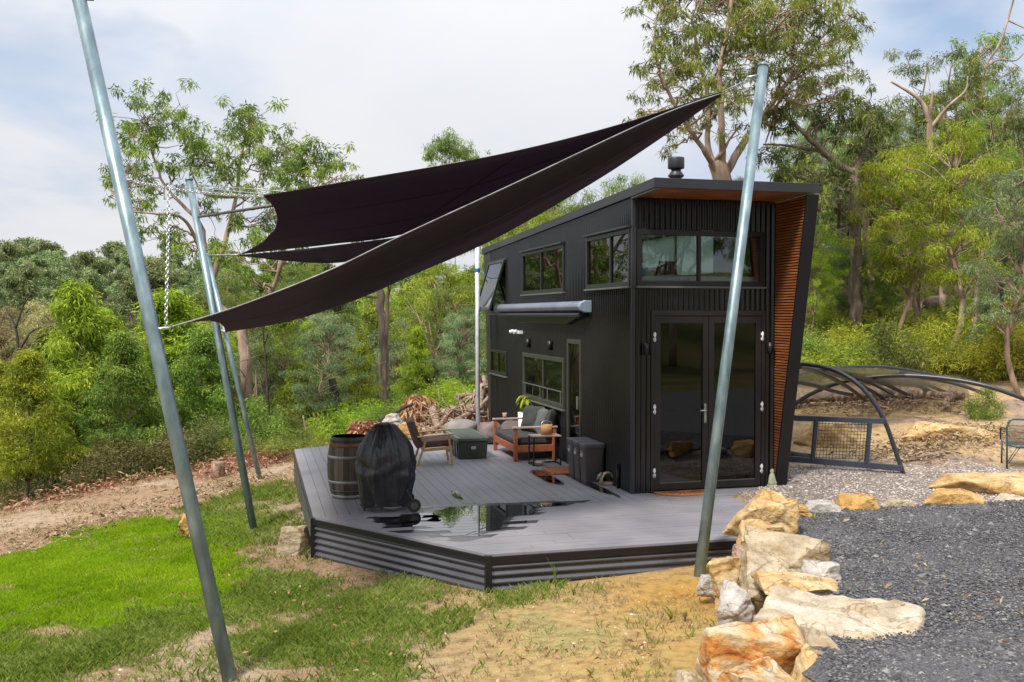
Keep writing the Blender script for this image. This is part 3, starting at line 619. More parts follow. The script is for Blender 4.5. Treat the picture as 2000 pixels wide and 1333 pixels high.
MT['damp'] = glassmat('damp_film', (.62, .62, .64), .0); MT['damp'].node_tree.nodes['Glossy BSDF'].inputs['Roughness'].default_value = .18
for k_, pz in enumerate(([(842,999),(870,991),(950,989),(1092,984),(1086,989),(1060,996),(1018,1011),(1005,1016),(992,1030),(962,1036),(905,1049),(868,1047),(860,1040),(815,1034),(800,1029),(840,1012)], [(731,1013),(790,1009),(845,1007),(856,1018),(820,1020),(765,1024)], [(882,966),(892,961),(905,976),(893,974)], [(1042,925),(1062,922),(1098,944),(1072,942)], [(1092,922),(1105,921),(1195,962),(1180,964),(1150,952)])):
    rg_ = .5 if k_ == 0 else .12
    puddle(pz, k_+1, rag=rg_); puddle(pz, k_+1, 'damp', .0025, rg_*1.2, 1.22, 'damp_patch')

# ------------------------------------------------------------------ things on the deck
def on_deck(name, label, cat, u, v, rot=0, group=None, z=.001): return thing(name, label, cat, hw(u, v, z), ANG+rot, group)
# wine barrel
br = on_deck('wine_barrel', 'old oak wine barrel with steel hoops at the left of the deck', 'barrel', -3.68, .78)
Hb = .80; rad = lambda z: .292-.062*((z-Hb/2)/(Hb/2))**2
mb = MB(); NS, zs = 26, [Hb*i/16 for i in range(17)]; tone = []
for s_ in range(NS):
    t0, t1 = 2*math.pi*s_/NS, 2*math.pi*(s_+.94)/NS; tn = rng.random(); rows = []
    for z in zs: rows.append([(rad(z)*math.cos(t_), rad(z)*math.sin(t_), z) for t_ in (t0, (t0+t1)/2, t1)]); tone += [tn]*3
    mb.grid(rows[::-1])
ms, t, b = newmat('oak_staves'); a = t.nodes.new('ShaderNodeAttribute'); a.attribute_name = 'tone'; n_ = noise(t, 7, 6, (3, 3, .4))
ad = t.nodes.new('ShaderNodeMath'); ad.operation = 'ADD'; t.links.new(a.outputs['Fac'], ad.inputs[0]); t.links.new(n_.outputs[0], ad.inputs[1])
rp = ramp(t, [(.25, (.045, .030, .023)), (.6, (.098, .068, .053)), (.95, (.17, .125, .10))]); mu = t.nodes.new('ShaderNodeMath'); mu.operation = 'MULTIPLY'; mu.inputs[1].default_value = .62
t.links.new(ad.outputs[0], mu.inputs[0]); t.links.new(mu.outputs[0], rp.inputs[0]); t.links.new(rp.outputs[0], b.inputs['Base Color']); b.inputs['Roughness'].default_value = .65
mb.build('staves', ms, br, tone=tone)
mb = MB(); mb.lathe([(rad(z)-.006, z) for z in zs], 40); mb.build('inner_shell', MT['groove'], br)
for z0, z1, m_ in ((.735, .80, 'dark_hoop'), (.675, .72, 'rust'), (.525, .565, 'hoop'), (.20, .24, 'hoop'), (.085, .115, 'dark_hoop'), (.0, .05, 'hoop')):
    mb = MB(); mb.lathe([(rad(z0)+.001, z0), (rad(z0)+.005, z0), (rad(z1)+.005, z1), (rad(z1)+.001, z1)], 48); mb.build('hoop', MT[m_], br)
mb = MB(); mb.lathe([(.222, .745), (.0, .748)], 40); mb.build('head', MT['bark'], br)
# covered kettle barbecue
bq = on_deck('covered_barbecue', 'kettle barbecue under a wrinkled black vinyl cover on two wheels', 'barbecue', -3.33, -.18)
prof = [(.285, .075), (.290, .12), (.305, .2), (.330, .34), (.350, .46), (.352, .58), (.335, .69), (.300, .79), (.250, .88), (.200, .955), (.158, 1.01), (.118, 1.05), (.06, 1.068), (.0, 1.072)]
pf = []
for i in range(len(prof)-1):
    for k in range(6): t_ = k/6; pf.append((prof[i][0]*(1-t_)+prof[i+1][0]*t_, prof[i][1]*(1-t_)+prof[i+1][1]*t_))
pf.append((.0, 1.072))
def fold(t_, z):
    a = max(0, 1-z/1.1); k = 0
    for ph, wd, am in ((.4,.22,.05),(1.5,.3,-.06),(2.4,.16,.05),(3.4,.25,.07),(3.9,.14,-.06),(4.35,.16,.075),(4.8,.2,-.07),(5.2,.13,.05),(5.8,.22,.05)):
        d = (t_+.25*math.sin(z*4+ph*3)*.6-ph+math.pi) % (2*math.pi)-math.pi; k += 1.5*am*math.exp(-(d/wd)**2)*(.35+.8*a)*(1+.5*math.sin(z*9+ph*2))
    sh = .10*math.exp(-((t_+.35+math.pi) % (2*math.pi)-math.pi)**2/.35)*math.exp(-((z-.80)/.13)**2)
    return 1+k+sh+.02*mnoise.noise(Vector((math.cos(t_)*5, math.sin(t_)*5, z*7)))+.045*math.sin(z*26+math.sin(t_*2)*3)*math.exp(-((z-.52)/.12)**2)+.045*mnoise.noise(Vector((math.cos(t_)*9, math.sin(t_)*9, z*3+9)))+.012*mnoise.noise(Vector((math.cos(t_)*16, math.sin(t_)*16, z*14)))+.09*math.exp(-((t_-.15+math.pi) % (2*math.pi)-math.pi)**2/.2)*math.exp(-((z-.45)/.2)**2)+.02*abs(mnoise.noise(Vector((math.cos(t_)*7+z*9, math.sin(t_)*7, z*16))))
mb = MB(); mb.lathe(pf, 168, rf=fold); cov = mb.build('cover', MT['vinyl'], bq); cov.modifiers.new('sol', 'SOLIDIFY').thickness = .004
mb = MB(); mb.tube([(.288*fold(q, .082)*math.cos(q), .288*fold(q, .082)*math.sin(q), .078) for q in [2*math.pi*i/90 for i in range(91)]], .009, 6, caps=False); mb.build('hem', MT['rubber'], cov)
mb = MB(); mb.tube([((r_*fold(-1.15, z_)+.002)*math.cos(-1.15), (r_*fold(-1.15, z_)+.002)*math.sin(-1.15), z_) for r_, z_ in pf[2:-2]], .0045, 5); mb.build('seam', MT['rubber'], cov)
for s_ in (-1.45, 1):
    y_ = s_*.21; mb = MB(); mb.tube([(.31, y_-.02, .082), (.31, y_+.02, .082)], .082, 24); wh = mb.build('wheel', MT['rubber'], bq, .006)
    mb = MB(); mb.tube([(.31, y_-.026, .082), (.31, y_+.026, .082)], .045, 16); mb.build('hub', MT['dark_hoop'], wh)
    mb = MB(); mb.tube([(.31, y_*.9, .082), (.10, y_*.3, .55)], .013, 8); mb.build('leg', MT['dark_hoop'], bq)
mb = MB(); mb.tube([(-.27, -.05, .0), (-.10, -.02, .5)], .013, 8); mb.build('leg', MT['dark_hoop'], bq)
mb = MB(); mb.lathe([(.05, .02), (.13, .028), (.15, .06), (.148, .062)], 28, (.06, -.10, 0)); mb.build('ash_pan', MT['chrome'], bq)
mb = MB(); mb.tube([(-.30, -.10, .045), (.27, -.12, .045)], .009, 6); mb.build('leg_brace', MT['dark_hoop'], bq)
# lounge chair
ch = on_deck('lounge_chair', 'low mid century armchair with mauve brown cushions and pale timber frame', 'armchair', -2.08, 3.42, R(-4))
W2 = .30
for s_ in (-1, 1):
    y_ = s_*W2
    for a, b_ in (((-.30, y_, 0), (-.14, y_, .46)), ((.26, y_, 0), (.20, y_, .47))):
        mb = MB(); mb.bar(a, b_, .038, .034, (1,0,0)); mb.build('leg', MT['timber_pale'], ch, .006)
    mb = MB(); mb.hexa([(-.30,y_-.032,.445),(-.30,y_+.032,.445),(.29,y_+.036,.485),(.29,y_-.036,.485),(-.30,y_-.032,.468),(-.30,y_+.032,.468),(.29,y_+.036,.51),(.29,y_-.036,.51)]); mb.build('armrest', MT['timber_pale'], ch, .01)
    mb = MB(); mb.bar((-.22, y_, .245), (.23, y_, .275), .03, .05); mb.build('side_rail', MT['timber_pale'], ch, .005)
mb = MB(); mb.bar((.21, -W2, .27), (.21, W2, .27), .03, .05); mb.bar((-.2, -W2, .25), (-.2, W2, .25), .03, .05); mb.build('cross_rail', MT['timber_pale'], ch)
mb = MB(); mb.hexa([(-.22,-.275,.27),(-.22,.275,.27),(.27,.275,.30),(.27,-.275,.30),(-.24,-.275,.37),(-.24,.275,.37),(.26,.275,.41),(.26,-.275,.41)]); mb.build('seat_cushion', MT['mauve'], ch, .03)
mb = MB(); mb.hexa([(-.31,-.275,.26),(-.31,.275,.26),(-.19,.275,.30),(-.19,-.275,.30),(-.46,-.27,.70),(-.46,.27,.70),(-.35,.27,.73),(-.35,-.27,.73)]); mb.build('back_cushion', MT['mauve'], ch, .035)
# storage trunk
tk = on_deck('storage_trunk', 'olive green plastic cargo trunk with ribbed lid in the middle of the deck', 'trunk', -1.385, 4.27)
mb = MB(); hx, hy, hh = .25, .63, .29; mb.hexa([(-hx*.93,-hy*.97,.0),(hx*.93,-hy*.97,.0),(hx*.93,hy*.97,.0),(-hx*.93,hy*.97,.0),(-hx,-hy,hh),(hx,-hy,hh),(hx,hy,hh),(-hx,hy,hh)]); mb.build('box', MT['olive'], tk, .014)
for i in range(6):
    y_ = -.5+i*.2; mb = MB(); mb.hexa([(-hx*.955-.012,y_-.05,.02),(-hx*.93,y_-.05,.02),(-hx*.93,y_+.05,.02),(-hx*.955-.012,y_+.05,.02),(-hx-.016,y_-.05,.27),(-hx,y_-.05,.27),(-hx,y_+.05,.27),(-hx-.016,y_+.05,.27)]); mb.build('rib', MT['olive'], tk, .004)
for x_ in (-.2, -.13, .13, .2): mb = MB(); mb.hexa([(x_-.016,-hy*.97-.012,.02),(x_+.016,-hy*.97-.012,.02),(x_+.016,-hy*.9,.02),(x_-.016,-hy*.9,.02),(x_-.016,-hy-.012,.27),(x_+.016,-hy-.012,.27),(x_+.016,-hy*.9,.27),(x_-.016,-hy*.9,.27)]); mb.build('rib', MT['olive'], tk, .004)
mb = MB(); mb.box(-hx-.022, hx+.022, -hy-.022, hy+.022, hh+.002, hh+.068); lid = mb.build('lid', MT['olive_lid'], tk, .016)
mb = MB()
for i in range(9):
    y_ = -.52+i*.13; mb.box(-hx+.05, hx-.05, y_-.026, y_+.026, hh+.066, hh+.0695)
mb.build('lid_groove', MT['groove'], lid)
mb = MB()
for i in range(10):
    y_ = -.585+i*.13; mb.box(-hx+.03, hx-.03, y_-.03, y_+.03, hh+.067, hh+.078)
mb.build('lid_rib', MT['olive_lid'], lid, .006)
mb = MB(); mb.box(-.045, .045, -hy-.024, -hy-.006, .10, .215); lat = mb.build('latch', MT['olive'], tk, .006)
mb = MB(); mb.box(-.04, .04, -hy-.028, -hy-.0245, .165, .21); mb.build('plate', MT['white'], lat, .002)
mb = MB(); mb.tube([(.035*math.cos(q), -hy-.029, .187+.012*math.sin(q)) for q in [2*math.pi*i/16 for i in range(17)]], .003, 6); mb.build('emblem', MT['groove'], lat)
# outdoor sofa
so = on_deck('outdoor_sofa', 'red brown timber outdoor sofa with charcoal cushions against the side wall', 'sofa', -.44, 3.91)
SX, SY = .33, .70
for sx in (-1, 1):
    for sy in (-1, 1):
        mb = MB(); mb.box(sx*SX-.03, sx*SX+.03, sy*SY-.03, sy*SY+.03, 0, .535); mb.build('leg', MT['merbau'], so, .004)
for sy in (-1, 1):
    mb = MB(); mb.box(-SX-.05, SX+.05, sy*SY-.042, sy*SY+.042, .537, .565); mb.build('armrest', MT['merbau_grey'], so, .005)
    mb = MB(); mb.box(-SX+.03, SX-.03, sy*SY-.02, sy*SY+.02, .15, .26); mb.build('side_rail', MT['merbau'], so, .004)
mb = MB(); mb.box(-SX-.02, -SX+.02, -SY+.03, SY-.03, .15, .26); mb.build('front_rail', MT['merbau'], so, .004)
mb = MB(); mb.box(SX-.025, SX+.025, -SY+.03, SY-.03, .28, .36); mb.box(SX-.02, SX+.02, -SY+.03, SY-.03, .48, .56)
mb.build('back_rail', MT['merbau'], so, .004)
mb = MB()
for i in range(7): x_ = -.28+i*.09; mb.box(x_-.03, x_+.03, -SY+.03, SY-.03, .225, .245)
mb.build('seat_slats', MT['merbau'], so)
for q in (-.33, .33):
    mb = MB(); mb.box(-.34, .30, q-.325, q+.325, .262, .375); mb.build('seat_cushion', MT['charcoal'], so, .035)
def cushion(label, u, v, z, rz, tilt, mat, sz=.47):
    mb = MB(); n = 14; rows = []
    for s_ in (1, -1):
        rows = []
        for i in range(n+1):
            r_ = []
            for j in range(n+1):
                x, y = -1+2*i/n, -1+2*j/n; pin = 1-.06*(math.cos(x*math.pi/2)+math.cos(y*math.pi/2)); th_ = .10*((1-x**4)*(1-y**4))**.6
                r_.append((s_*th_+.008*math.sin(5*x+3*y), y*sz/2*(1-.05*(1-x*x)), x*sz/2*(1-.05*(1-y*y))+sz/2))
            rows.append(r_)
        mb.grid(rows if s_ < 0 else rows[::-1])
    o = mb.build('scatter_cushion', MT[mat]); o.location = hw(u, v, z); o.rotation_euler = (0, tilt, ANG+rz); return tag(o, label, 'cushion')
cushion('smooth charcoal scatter cushion in the middle of the sofa back', -.30, 4.05, .37, R(24), R(14), 'charcoal')
cushion('grey scatter cushion leaning at the near end of the sofa', -.27, 3.62, .37, R(-8), R(16), 'grey_fabric')
cushion('dark grey cushion tucked behind others in the sofa corner', -.16, 3.40, .37, R(-25), R(10), 'charcoal')
cp = MB(); cp.lathe([(.0, 0), (.032, 0), (.038, .09), (.034, .09), (.03, .01), (0, .01)], 20); cpo = tag(cp.build('drinking_cup', MT['terra']), 'pale cup standing on the far armrest of the sofa', 'cup'); cpo.location = hw(-.60, 4.61, .566)
# side table and bucket
tb = on_deck('side_table', 'small square black metal side table beside the sofa', 'side table', -.40, 2.78)
mb = MB(); mb.box(-.235, .235, -.15, .15, .455, .475); mb.build('table_top', MT['merbau_grey'], tb, .003)
for sx in (-1, 1):
    for sy in (-1, 1):
        mb = MB(); mb.box(sx*.222-.011, sx*.222+.011, sy*.138-.011, sy*.138+.011, 0, .453); mb.build('leg', MT['slate_trim'], tb)
mb = MB()
for sx in (-1, 1): mb.box(sx*.222-.009, sx*.222+.009, -.127, .127, .012, .03)
mb.box(-.211, .211, .129, .147, .012, .03); mb.build('foot_rail', MT['slate_trim'], tb)
bk = on_deck('timber_bucket', 'tan timber bucket with wire handle on the side table', 'bucket', -.37, 2.78, 0, None, .477)
mb = MB(); mb.lathe([(.0, 0), (.088, 0), (.093, .16), (.085, .16), (.08, .01), (0, .012)], 28); mb.build('pail', MT['tan'], bk)
mb = MB(); mb.tube([(-.09*math.cos(q), .02*math.sin(q), .155+.07*math.sin(q)) for q in [math.pi*i/14 for i in range(15)]], .005, 6); mb.build('handle', MT['chrome'], bk)
tag_b = on_deck('serving_bowl', 'small pale bowl on the boards under the side table', 'bowl', -.52, 2.72); mb = MB(); mb.lathe([(.0, .0), (.05, .0), (.09, .05), (.085, .052), (.045, .01), (0, .01)], 24); mb.build('dish', MT['terra'], tag_b)
# doormats
mt = on_deck('doormat', 'rectangular orange coir doormat at the glazed side door', 'doormat', -.36, 2.06); mb = MB(); mb.box(-.22, .24, -.30, .30, .001, .022); mb.build('pile', MT['coir'], mt, .006)
mb = MB()
for i in range(5): mb.box(-.2, .22, -.25+i*.12, -.21+i*.12, .0215, .0245)
mb.build('stripe', MT['coir_dark'], mt)
mt = on_deck('half_round_doormat', 'half round orange coir doormat before the french doors', 'doormat', .70, -.055)
mb = MB(); arc = [(.42*math.cos(-math.pi*i/28), .30*math.sin(-math.pi*i/28)) for i in range(29)]; mb.prism(arc[::-1], .001, .022); mb.build('pile', MT['coir'], mt, .005)
mb = MB()
for i in range(-6, 7):
    q = R(-90+i*12); mb.bar((.12*math.cos(q), .09*math.sin(q)-.01, .023), (.37*math.cos(q), .26*math.sin(q), .023), .02, .004)
mb.build('sun_ray', MT['coir_dark'], mt)
# bins
def bin_(label, v, mat):
    o = on_deck('recycling_bin', label, 'bin', -.175, v, 0, 'bins by the side wall'); w_, d_ = .155, .135; mb = MB(); rows = []; n = 40
    for k in range(13):
        z = .49*k/12; s_ = .86+.14*k/12; row = []
        for i in range(n+1):
            q = 2*math.pi*i/n; c, s2 = math.cos(q), math.sin(q); e_ = .28; row.append((w_*s_*math.copysign(abs(c)**e_, c), d_*s_*math.copysign(abs(s2)**e_, s2), z))
        rows.append(row)
    mb.grid(rows[::-1]); b_ = mb.build('body', mat, o)
    mb = MB(); mb.prism([(w_*1.08*math.copysign(abs(math.cos(q))**.3, math.cos(q)), d_*1.04*math.copysign(abs(math.sin(q))**.3, math.sin(q))) for q in [2*math.pi*i/40 for i in range(40)]], .485, .545); mb.build('lid', MT['bin_lid'], o, .012)
    mb = MB()
    for k in range(3):
        q = 2*math.pi*k/3+.5; mb.bar((-w_-.004, .035*math.cos(q), .395+.045*math.sin(q)), (-w_-.004, .035*math.cos(q+1.5), .395+.045*math.sin(q+1.5)), .004, .022, (1,0,0))
    mb.build('emblem', MT['white'], o); return o
def weave(name, c):
    m, t, b = newmat(name); tcx = t.nodes.new('ShaderNodeTexCoord'); ck = t.nodes.new('ShaderNodeTexVoronoi'); ck.inputs['Scale'].default_value = 42; ck.inputs['Randomness'].default_value = .15
    t.links.new(tcx.outputs['Object'], ck.inputs[0]); r_ = ramp(t, [(.2, tuple(x*.45 for x in c)), (.55, c)]); t.links.new(ck.outputs['Distance'], r_.inputs[0]); t.links.new(r_.outputs[0], b.inputs['Base Color'])
    bp = t.nodes.new('ShaderNodeBump'); bp.inputs['Strength'].default_value = .8; bp.inputs['Distance'].default_value = .01; t.links.new(ck.outputs['Distance'], bp.inputs['Height']); t.links.new(bp.outputs[0], b.inputs['Normal']); b.inputs['Roughness'].default_value = .5; return m
wb = weave('woven_brown_plastic', (.085, .066, .068)); wg = weave('woven_grey_plastic', (.085, .09, .088))
bin_('woven brown bin nearest the hollow ornament, white emblem facing the deck', 1.14, wb); bin_('brown bin in the middle of the three woven bins', 1.43, wb); bin_('greyer bin nearest the side door of the three woven bins', 1.72, wg)
# ornament, figurine
orn = on_deck('hollow_ornament', 'small hollow cream and brown ornament on the deck past the bins', 'ornament', -.07, .78)
mb = MB(); mb.box(-.085, .085, -.06, .06, 0, .035); mb.build('base', MT['terra'], orn, .01)
mb = MB(); rows = []
for i in range(13):
    q = math.pi*(i/12)*1.05; rr_ = .085; rows.append([((rr_+.016*k)*math.cos(q), y_, .045+(rr_*1.35+.016*k)*math.sin(q)) for k, y_ in ((0,-.05),(1,-.055),(1.4,0),(1,.055),(0,.05),(-.6,0),(0,-.05))])
mb.grid(rows); mb.build('arch', MT['terra'], orn)
mb = MB(); mb.tube([(-.08, 0, .15), (-.13, -.01, .12), (-.16, -.02, .075)], [.03, .022, .01], 10); mb.build('spout', MT['hoop'], orn)
fg = on_deck('stone_figurine', 'pale green figurine on a tiered round base right of the french doors', 'figurine', 2.02, -.10)
mb = MB(); mb.lathe([(.0, 0), (.070, 0), (.074, .012), (.068, .022), (.066, .028), (.072, .036), (.066, .05), (.06, .055), (0, .056)], 28); mb.build('base', MT['jade'], fg)
mb = MB(); mb.lathe([(.052, .055), (.056, .075), (.05, .095), (.043, .12), (.038, .16), (.030, .19), (.022, .205), (.020, .215), (.025, .235), (.022, .255), (.010, .27), (0, .272)], 24, rf=lambda q, z: 1+.14*math.cos(2*q)+.10*math.cos(3*q+z*20)); mb.build('body', MT['jade'], fg)
# pot plant behind the sofa
pp = on_deck('potted_plant', 'small leafy green plant in a white pot behind the sofa', 'plant', -.13, 5.0)
mb = MB(); mb.lathe([(0, 0), (.10, 0), (.12, .62), (.11, .62), (.105, .57), (0, .57)], 24); mb.build('pot', MT['white'], pp)
rs = np.random.RandomState(5); mb = MB(); tone = []
for i in range(46):
    q = rs.uniform(0, 6.28); el = rs.uniform(-.2, 1.2); L = rs.uniform(.09, .2); b0 = Vector((rs.normal(0,.03), rs.normal(0,.03), .80+rs.uniform(-.10,.14))); d = Vector((math.cos(q)*math.cos(el), math.sin(q)*math.cos(el), math.sin(el))); sd2 = Vector((-d.y, d.x, 0)).normalized()*.028
    rows = [[tuple(b0+d*L*t_-Vector((0,0,.16*t_*t_))*L/.15+sd2*s_*math.sin(math.pi*min(.98, t_*.9+.08))) for s_ in (-1, 0, 1)] for t_ in (0, .33, .66, 1)]; mb.grid(rows); tone += [rs.rand()]*12
mb.build('foliage', LEAF['bright'], pp, tone=tone)
mb = MB()
for i in range(5): mb.tube([(0, 0, .55), (rs.normal(0,.03), rs.normal(0,.03), .85)], .006, 5)
mb.build('stem', MT['bark'], pp)
# beanbag pouffe at the foot of the back post
def blob(name, dims, mat, seed, label, cat, loc, rot=0, squash=2.4, amp=.08):
    mb = MB(); rows = []
    for i in range(19):
        ph = -math.pi/2+math.pi*i/18; row = []
        for j in range(33):
            q = 2*math.pi*j/32; c = Vector((math.copysign(abs(math.cos(ph))**(2/squash), 1)*math.cos(q), abs(math.cos(ph))**(2/squash)*math.sin(q), math.copysign(abs(math.sin(ph))**(2/squash), math.sin(ph))))
            k = 1+amp*mnoise.noise(c*1.6+Vector((seed*3.1, 0, 0)))+amp*.4*mnoise.noise(c*5+Vector((seed, 0, 0))); row.append((c.x*dims[0]*k, c.y*dims[1]*k, c.z*dims[2]*k+dims[2]))
        rows.append(row)
    mb.grid(rows); o = mb.build(name, mat); o.location = loc; o.rotation_euler = (0, 0, rot); return tag(o, label, cat)
MT['bean'] = M('grey_brown_canvas', (.22, .195, .19), 8, .85, 0, .3, 40); MT['bean_dark'] = M('dark_brown_canvas', (.10, .075, .068), 8, .85, 0, .3, 40)
blob('beanbag', (.33, .32, .17), MT['bean'], 1, 'pale grey flat topped beanbag at the foot of the rear post', 'beanbag', hw(-.98, 6.6, .0))
blob('beanbag', (.26, .28, .16), MT['bean_dark'], 2, 'brown sagging beanbag between the pale beanbag and sofa', 'beanbag', hw(-.52, 6.1, .0))
blob('floor_cushion', (.26, .34, .22), MT['bean_dark'], 3, 'crumpled brown floor cushion behind the far arm of the sofa', 'cushion', hw(-.25, 5.35, .0))
blob('blanket_bundle', (.24, .3, .20), M('mauve_grey_blanket', (.17, .125, .118), 6, .9, 0, .5, 10), 4, 'bundled mauve grey blanket behind the sofa by the pot plant', 'blanket', hw(-.62, 5.55, .0), 0, 2.2, .2)

# ------------------------------------------------------------------ sail posts, sails, chains
def post(label, base, topp, r, mat='galv', capm=True, group=None):
    base, topp = Vector(base), Vector(topp); d = (topp-base).normalized(); b0 = base-d*.5
    o = thing('sail_post', label, 'post', base, 0, group); mb = MB(); mb.tube([b0-base, (topp-base)*.5, topp-base], r, 28); mb.build('shaft', MT[mat], o)
    if capm: mb = MB(); mb.tube([topp-base-d*.03, topp-base+d*.006], r*1.07, 28); mb.build('cap', MT[mat], o)
    return o, d
def eye(o, P, d):        # an eye bolt on the post where a cable ties on
    base = o.location; P = Vector(P)-base; mb = MB(); mb.tube([P-d*.02, P+d*.10], .012, 8); mb.build('eye_bolt', MT['chrome'], o)
B1 = at(450, 1333, 7.75); B1d = at(155, 0, 8.35); dd = (B1d-B1).normalized(); base1 = B1-dd*((B1.z-gz(B1.x, B1.y))/dd.z)
p1, d1 = post('galvanised leaning post nearest the camera at left', base1, B1d+dd*.22, .058)
mb = MB(); c_ = (B1d+dd*.0)-base1; mb.tube([c_+Vector((-.09,0,0.01)), c_+Vector((.12,0,0.0))], .010, 8); mb.build('eye_bolt', MT['dark_hoop'], p1)
B2 = gpt(497, 1042); T2 = at(369, 350, B2.y+.6); p2, d2 = post('galvanised leaning post in the middle of the left group', B2, T2, .05)
B3 = gpt(508, 937); T3 = at(404, 497, B3.y+.4); p3, d3 = post('farthest and thinnest leaning post of the left group', B3, T3, .045)
BR = at(1364, 1140, 10.0); TR = at(1491, 127, 11.3); dr = (TR-BR).normalized(); BR = BR-dr*((BR.z-gz(BR.x, BR.y))/dr.z)
p4, d4 = post('tall galvanised leaning post in front of the french doors', BR, TR, .058)
pb = hw(-.42, 7.6, 0); pt = at(932, 455, (pb.y+.05)); p5, d5 = post('upright pale post rising at the back edge of the deck', pb, pt, .045, 'galv_pale')
rp_ = pb+(pt-pb)*.80; mb = MB()
for k in range(5): mb.lathe([(.047, 0), (.056, .008), (.047, .016)], 16, (rp_.x, rp_.y, rp_.z+k*.017))
mb.tube([rp_+Vector((.05,0,.04)), rp_+Vector((.16,0,-.05)), rp_+Vector((.25,.1,-.12))], .008, 6); tag(mb.build('rope_lashing', MT['rope']), 'blue rope tied round the upright rear post', 'rope')
def interp(pts, t_):
    n = len(pts); s = [0]
    for i in range(1, n): s.append(s[-1]+(pts[i]-pts[i-1]).length)
    x = t_*s[-1]
    for i in range(1, n):
        if x <= s[i]+1e-9:
            k = (x-s[i-1])/(s[i]-s[i-1]); p0 = pts[max(i-2,0)]; p1_, p2_ = pts[i-1], pts[i]; p3_ = pts[min(i+1,n-1)]
            return .5*((2*p1_)+(p2_-p0)*k+(2*p0-5*p1_+4*p2_-p3_)*k*k+(3*p1_-p0-3*p2_+p3_)*k**3)
    return pts[-1]
def sail(name, label, curves, tpos, bulge, N=60, K=5, sag=0.):
    C = [[interp(c, i/N) for i in range(N+1)] for c in curves]; rows = []
    for q in range(len(C)-1):
        for k in range(K+ (1 if q == len(C)-2 else 0)):
            f_ = k/K; tt = tpos[q]+(tpos[q+1]-tpos[q])*f_; row = []
            for i in range(N+1):
                s_ = i/N; p = C[q][i]*(1-f_)+C[q+1][i]*f_; b_ = 4*tt*(1-tt)*max(0, 1-s_/.22)**2
                rip = .018*math.sin(tt*26+s_*3)*(max(0, 1-s_/.45)**1.5*.6+max(0, (s_-.35)/.65)**1.5*.5)*math.sin(math.pi*tt)+.02*mnoise.noise(Vector((s_*7, tt*3, len(name)+N)))*math.sin(math.pi*tt); row.append(p+Vector(bulge)*b_-Vector((0,0,sag*4*tt*(1-tt)*math.sin(math.pi*s_)+rip)))
            rows.append(row)
    mb = MB(); mb.grid(rows); o = tag(mb.build(name, MT['sail']), label, 'shade sail'); s2 = o.modifiers.new('sol', 'SOLIDIFY'); s2.thickness = .004; s2.offset = 0; return o, rows
P_ = lambda L: [at(*q) for q in L]
sa, ra = sail('shade_sail', 'upper black shade sail with concave left edge', [
    P_([(468,497,17.0),(560,487,15.6),(650,477,14.6),(790,457,13.2),(960,390,12.4),(1200,280,11.7),(1409,182.5,11.2)]),
    P_([(515,384,9.2),(700,353,9.6),(975,304,10.1),(1200,248,10.7),(1409,181,11.2)])], [0, 1], (.34, 0, .04), K=14)
s3, r3 = sail('shade_sail', 'small third shade sail showing between the upper and lower sails', [P_([(464,499.5,17.9),(560,510,17.2),(655,514,16.6),(730,498,16.0),(815,462,15.2)]), P_([(464,498.5,17.9),(560,490,17.0),(650,480,16.2),(730,470,15.6),(815,459,15.2)])], [0, 1], (.0, 0, .0), K=6)
mb = MB()
for q_ in (.33, .66):
    row_ = ra[int(q_*14)]; mb.tube([p_-Vector((0,0,.004)) for p_ in row_], .006, 5)
col_ = [ra[k_][31] for k_ in range(15)]; mb.tube([p_-Vector((0,0,.004)) for p_ in col_], .007, 5); mb.build('sewn_seam', MT['hoop_dark_seam'], sa)
sb, rb = sail('shade_sail', 'lower black shade sail reaching down to the nearest post', [
    P_([(440,649,17.4),(560,629,16.4),(690,588,15.4),(800,540,14.6),(960,470,13.6),(1150,362,12.5),(1300,264,11.7),(1408,188,11.25)]),
    P_([(336,640,8.15),(470,598,8.7),(640,531,9.1),(790,459,9.6),(1000,362,10.1),(1280,231,10.8),(1408,184,11.2)])], [0, 1], (.1, 0, .12), K=12)
mb = MB(); mb.tube([p_-Vector((0,0,.004)) for p_ in rb[6]], .006, 5); mb.build('sewn_seam', MT['hoop_dark_seam'], sb)
mb = MB(); mb.tube([rb[-1][i]+Vector((0,0,.006)) for i in range(0, 61)], .007, 6); mb.build('edge_webbing', MT['hoop'], sb)
mb = MB(); mb.tube([ra[-1][i]+Vector((0,0,.006)) for i in range(0, 61)], .007, 6); mb.build('edge_webbing', MT['sail'], sa)
def cable(name, label, pts, r=.006, cat='cable', mat='hoop', group=None):
    mb = MB(); mb.tube(pts, r, 6); return tag(mb.build(name, MT[mat]), label, cat, group)
def chain(label, a, b, sag=0., lk=.042):
    a, b = Vector(a), Vector(b); L = (b-a).length; n = int(L/(lk*.74)); mb = MB()
    for i in range(n):
        t_ = (i+.5)/n; c = a.lerp(b, t_)-Vector((0,0,sag*4*t_*(1-t_))); d = (b-a).normalized()-Vector((0,0,sag*4*(1-2*t_)/L)); d.normalize(); x = d.orthogonal().normalized()
        if i % 2: x = d.cross(x)
        path = [c+d*(lk/2*math.cos(q))+x*(lk*.3*math.sin(q)) for q in [2*math.pi*k/10 for k in range(11)]]; mb.tube(path, .0042, 5, caps=False)
    return tag(mb.build('sail_chain', MT['chrome']), label, 'chain')
K1 = at(250, 353, 8.22); CA = at(515, 384, 9.2); KH = K1.lerp(CA, .28)
chain('steel chain from the nearest post to the upper sail', K1, CA, .03); eye(p1, K1-Vector((.06,0,0)), Vector((1,0,.05)))
chain('steel chain hanging straight down beside the nearest post', KH, at(324, 637, 8.15))
cable('turnbuckle', 'short turnbuckle tying the lower sail to the nearest post', [at(309, 643, 8.05), at(338, 640, 8.15)], .014, 'turnbuckle', 'chrome')
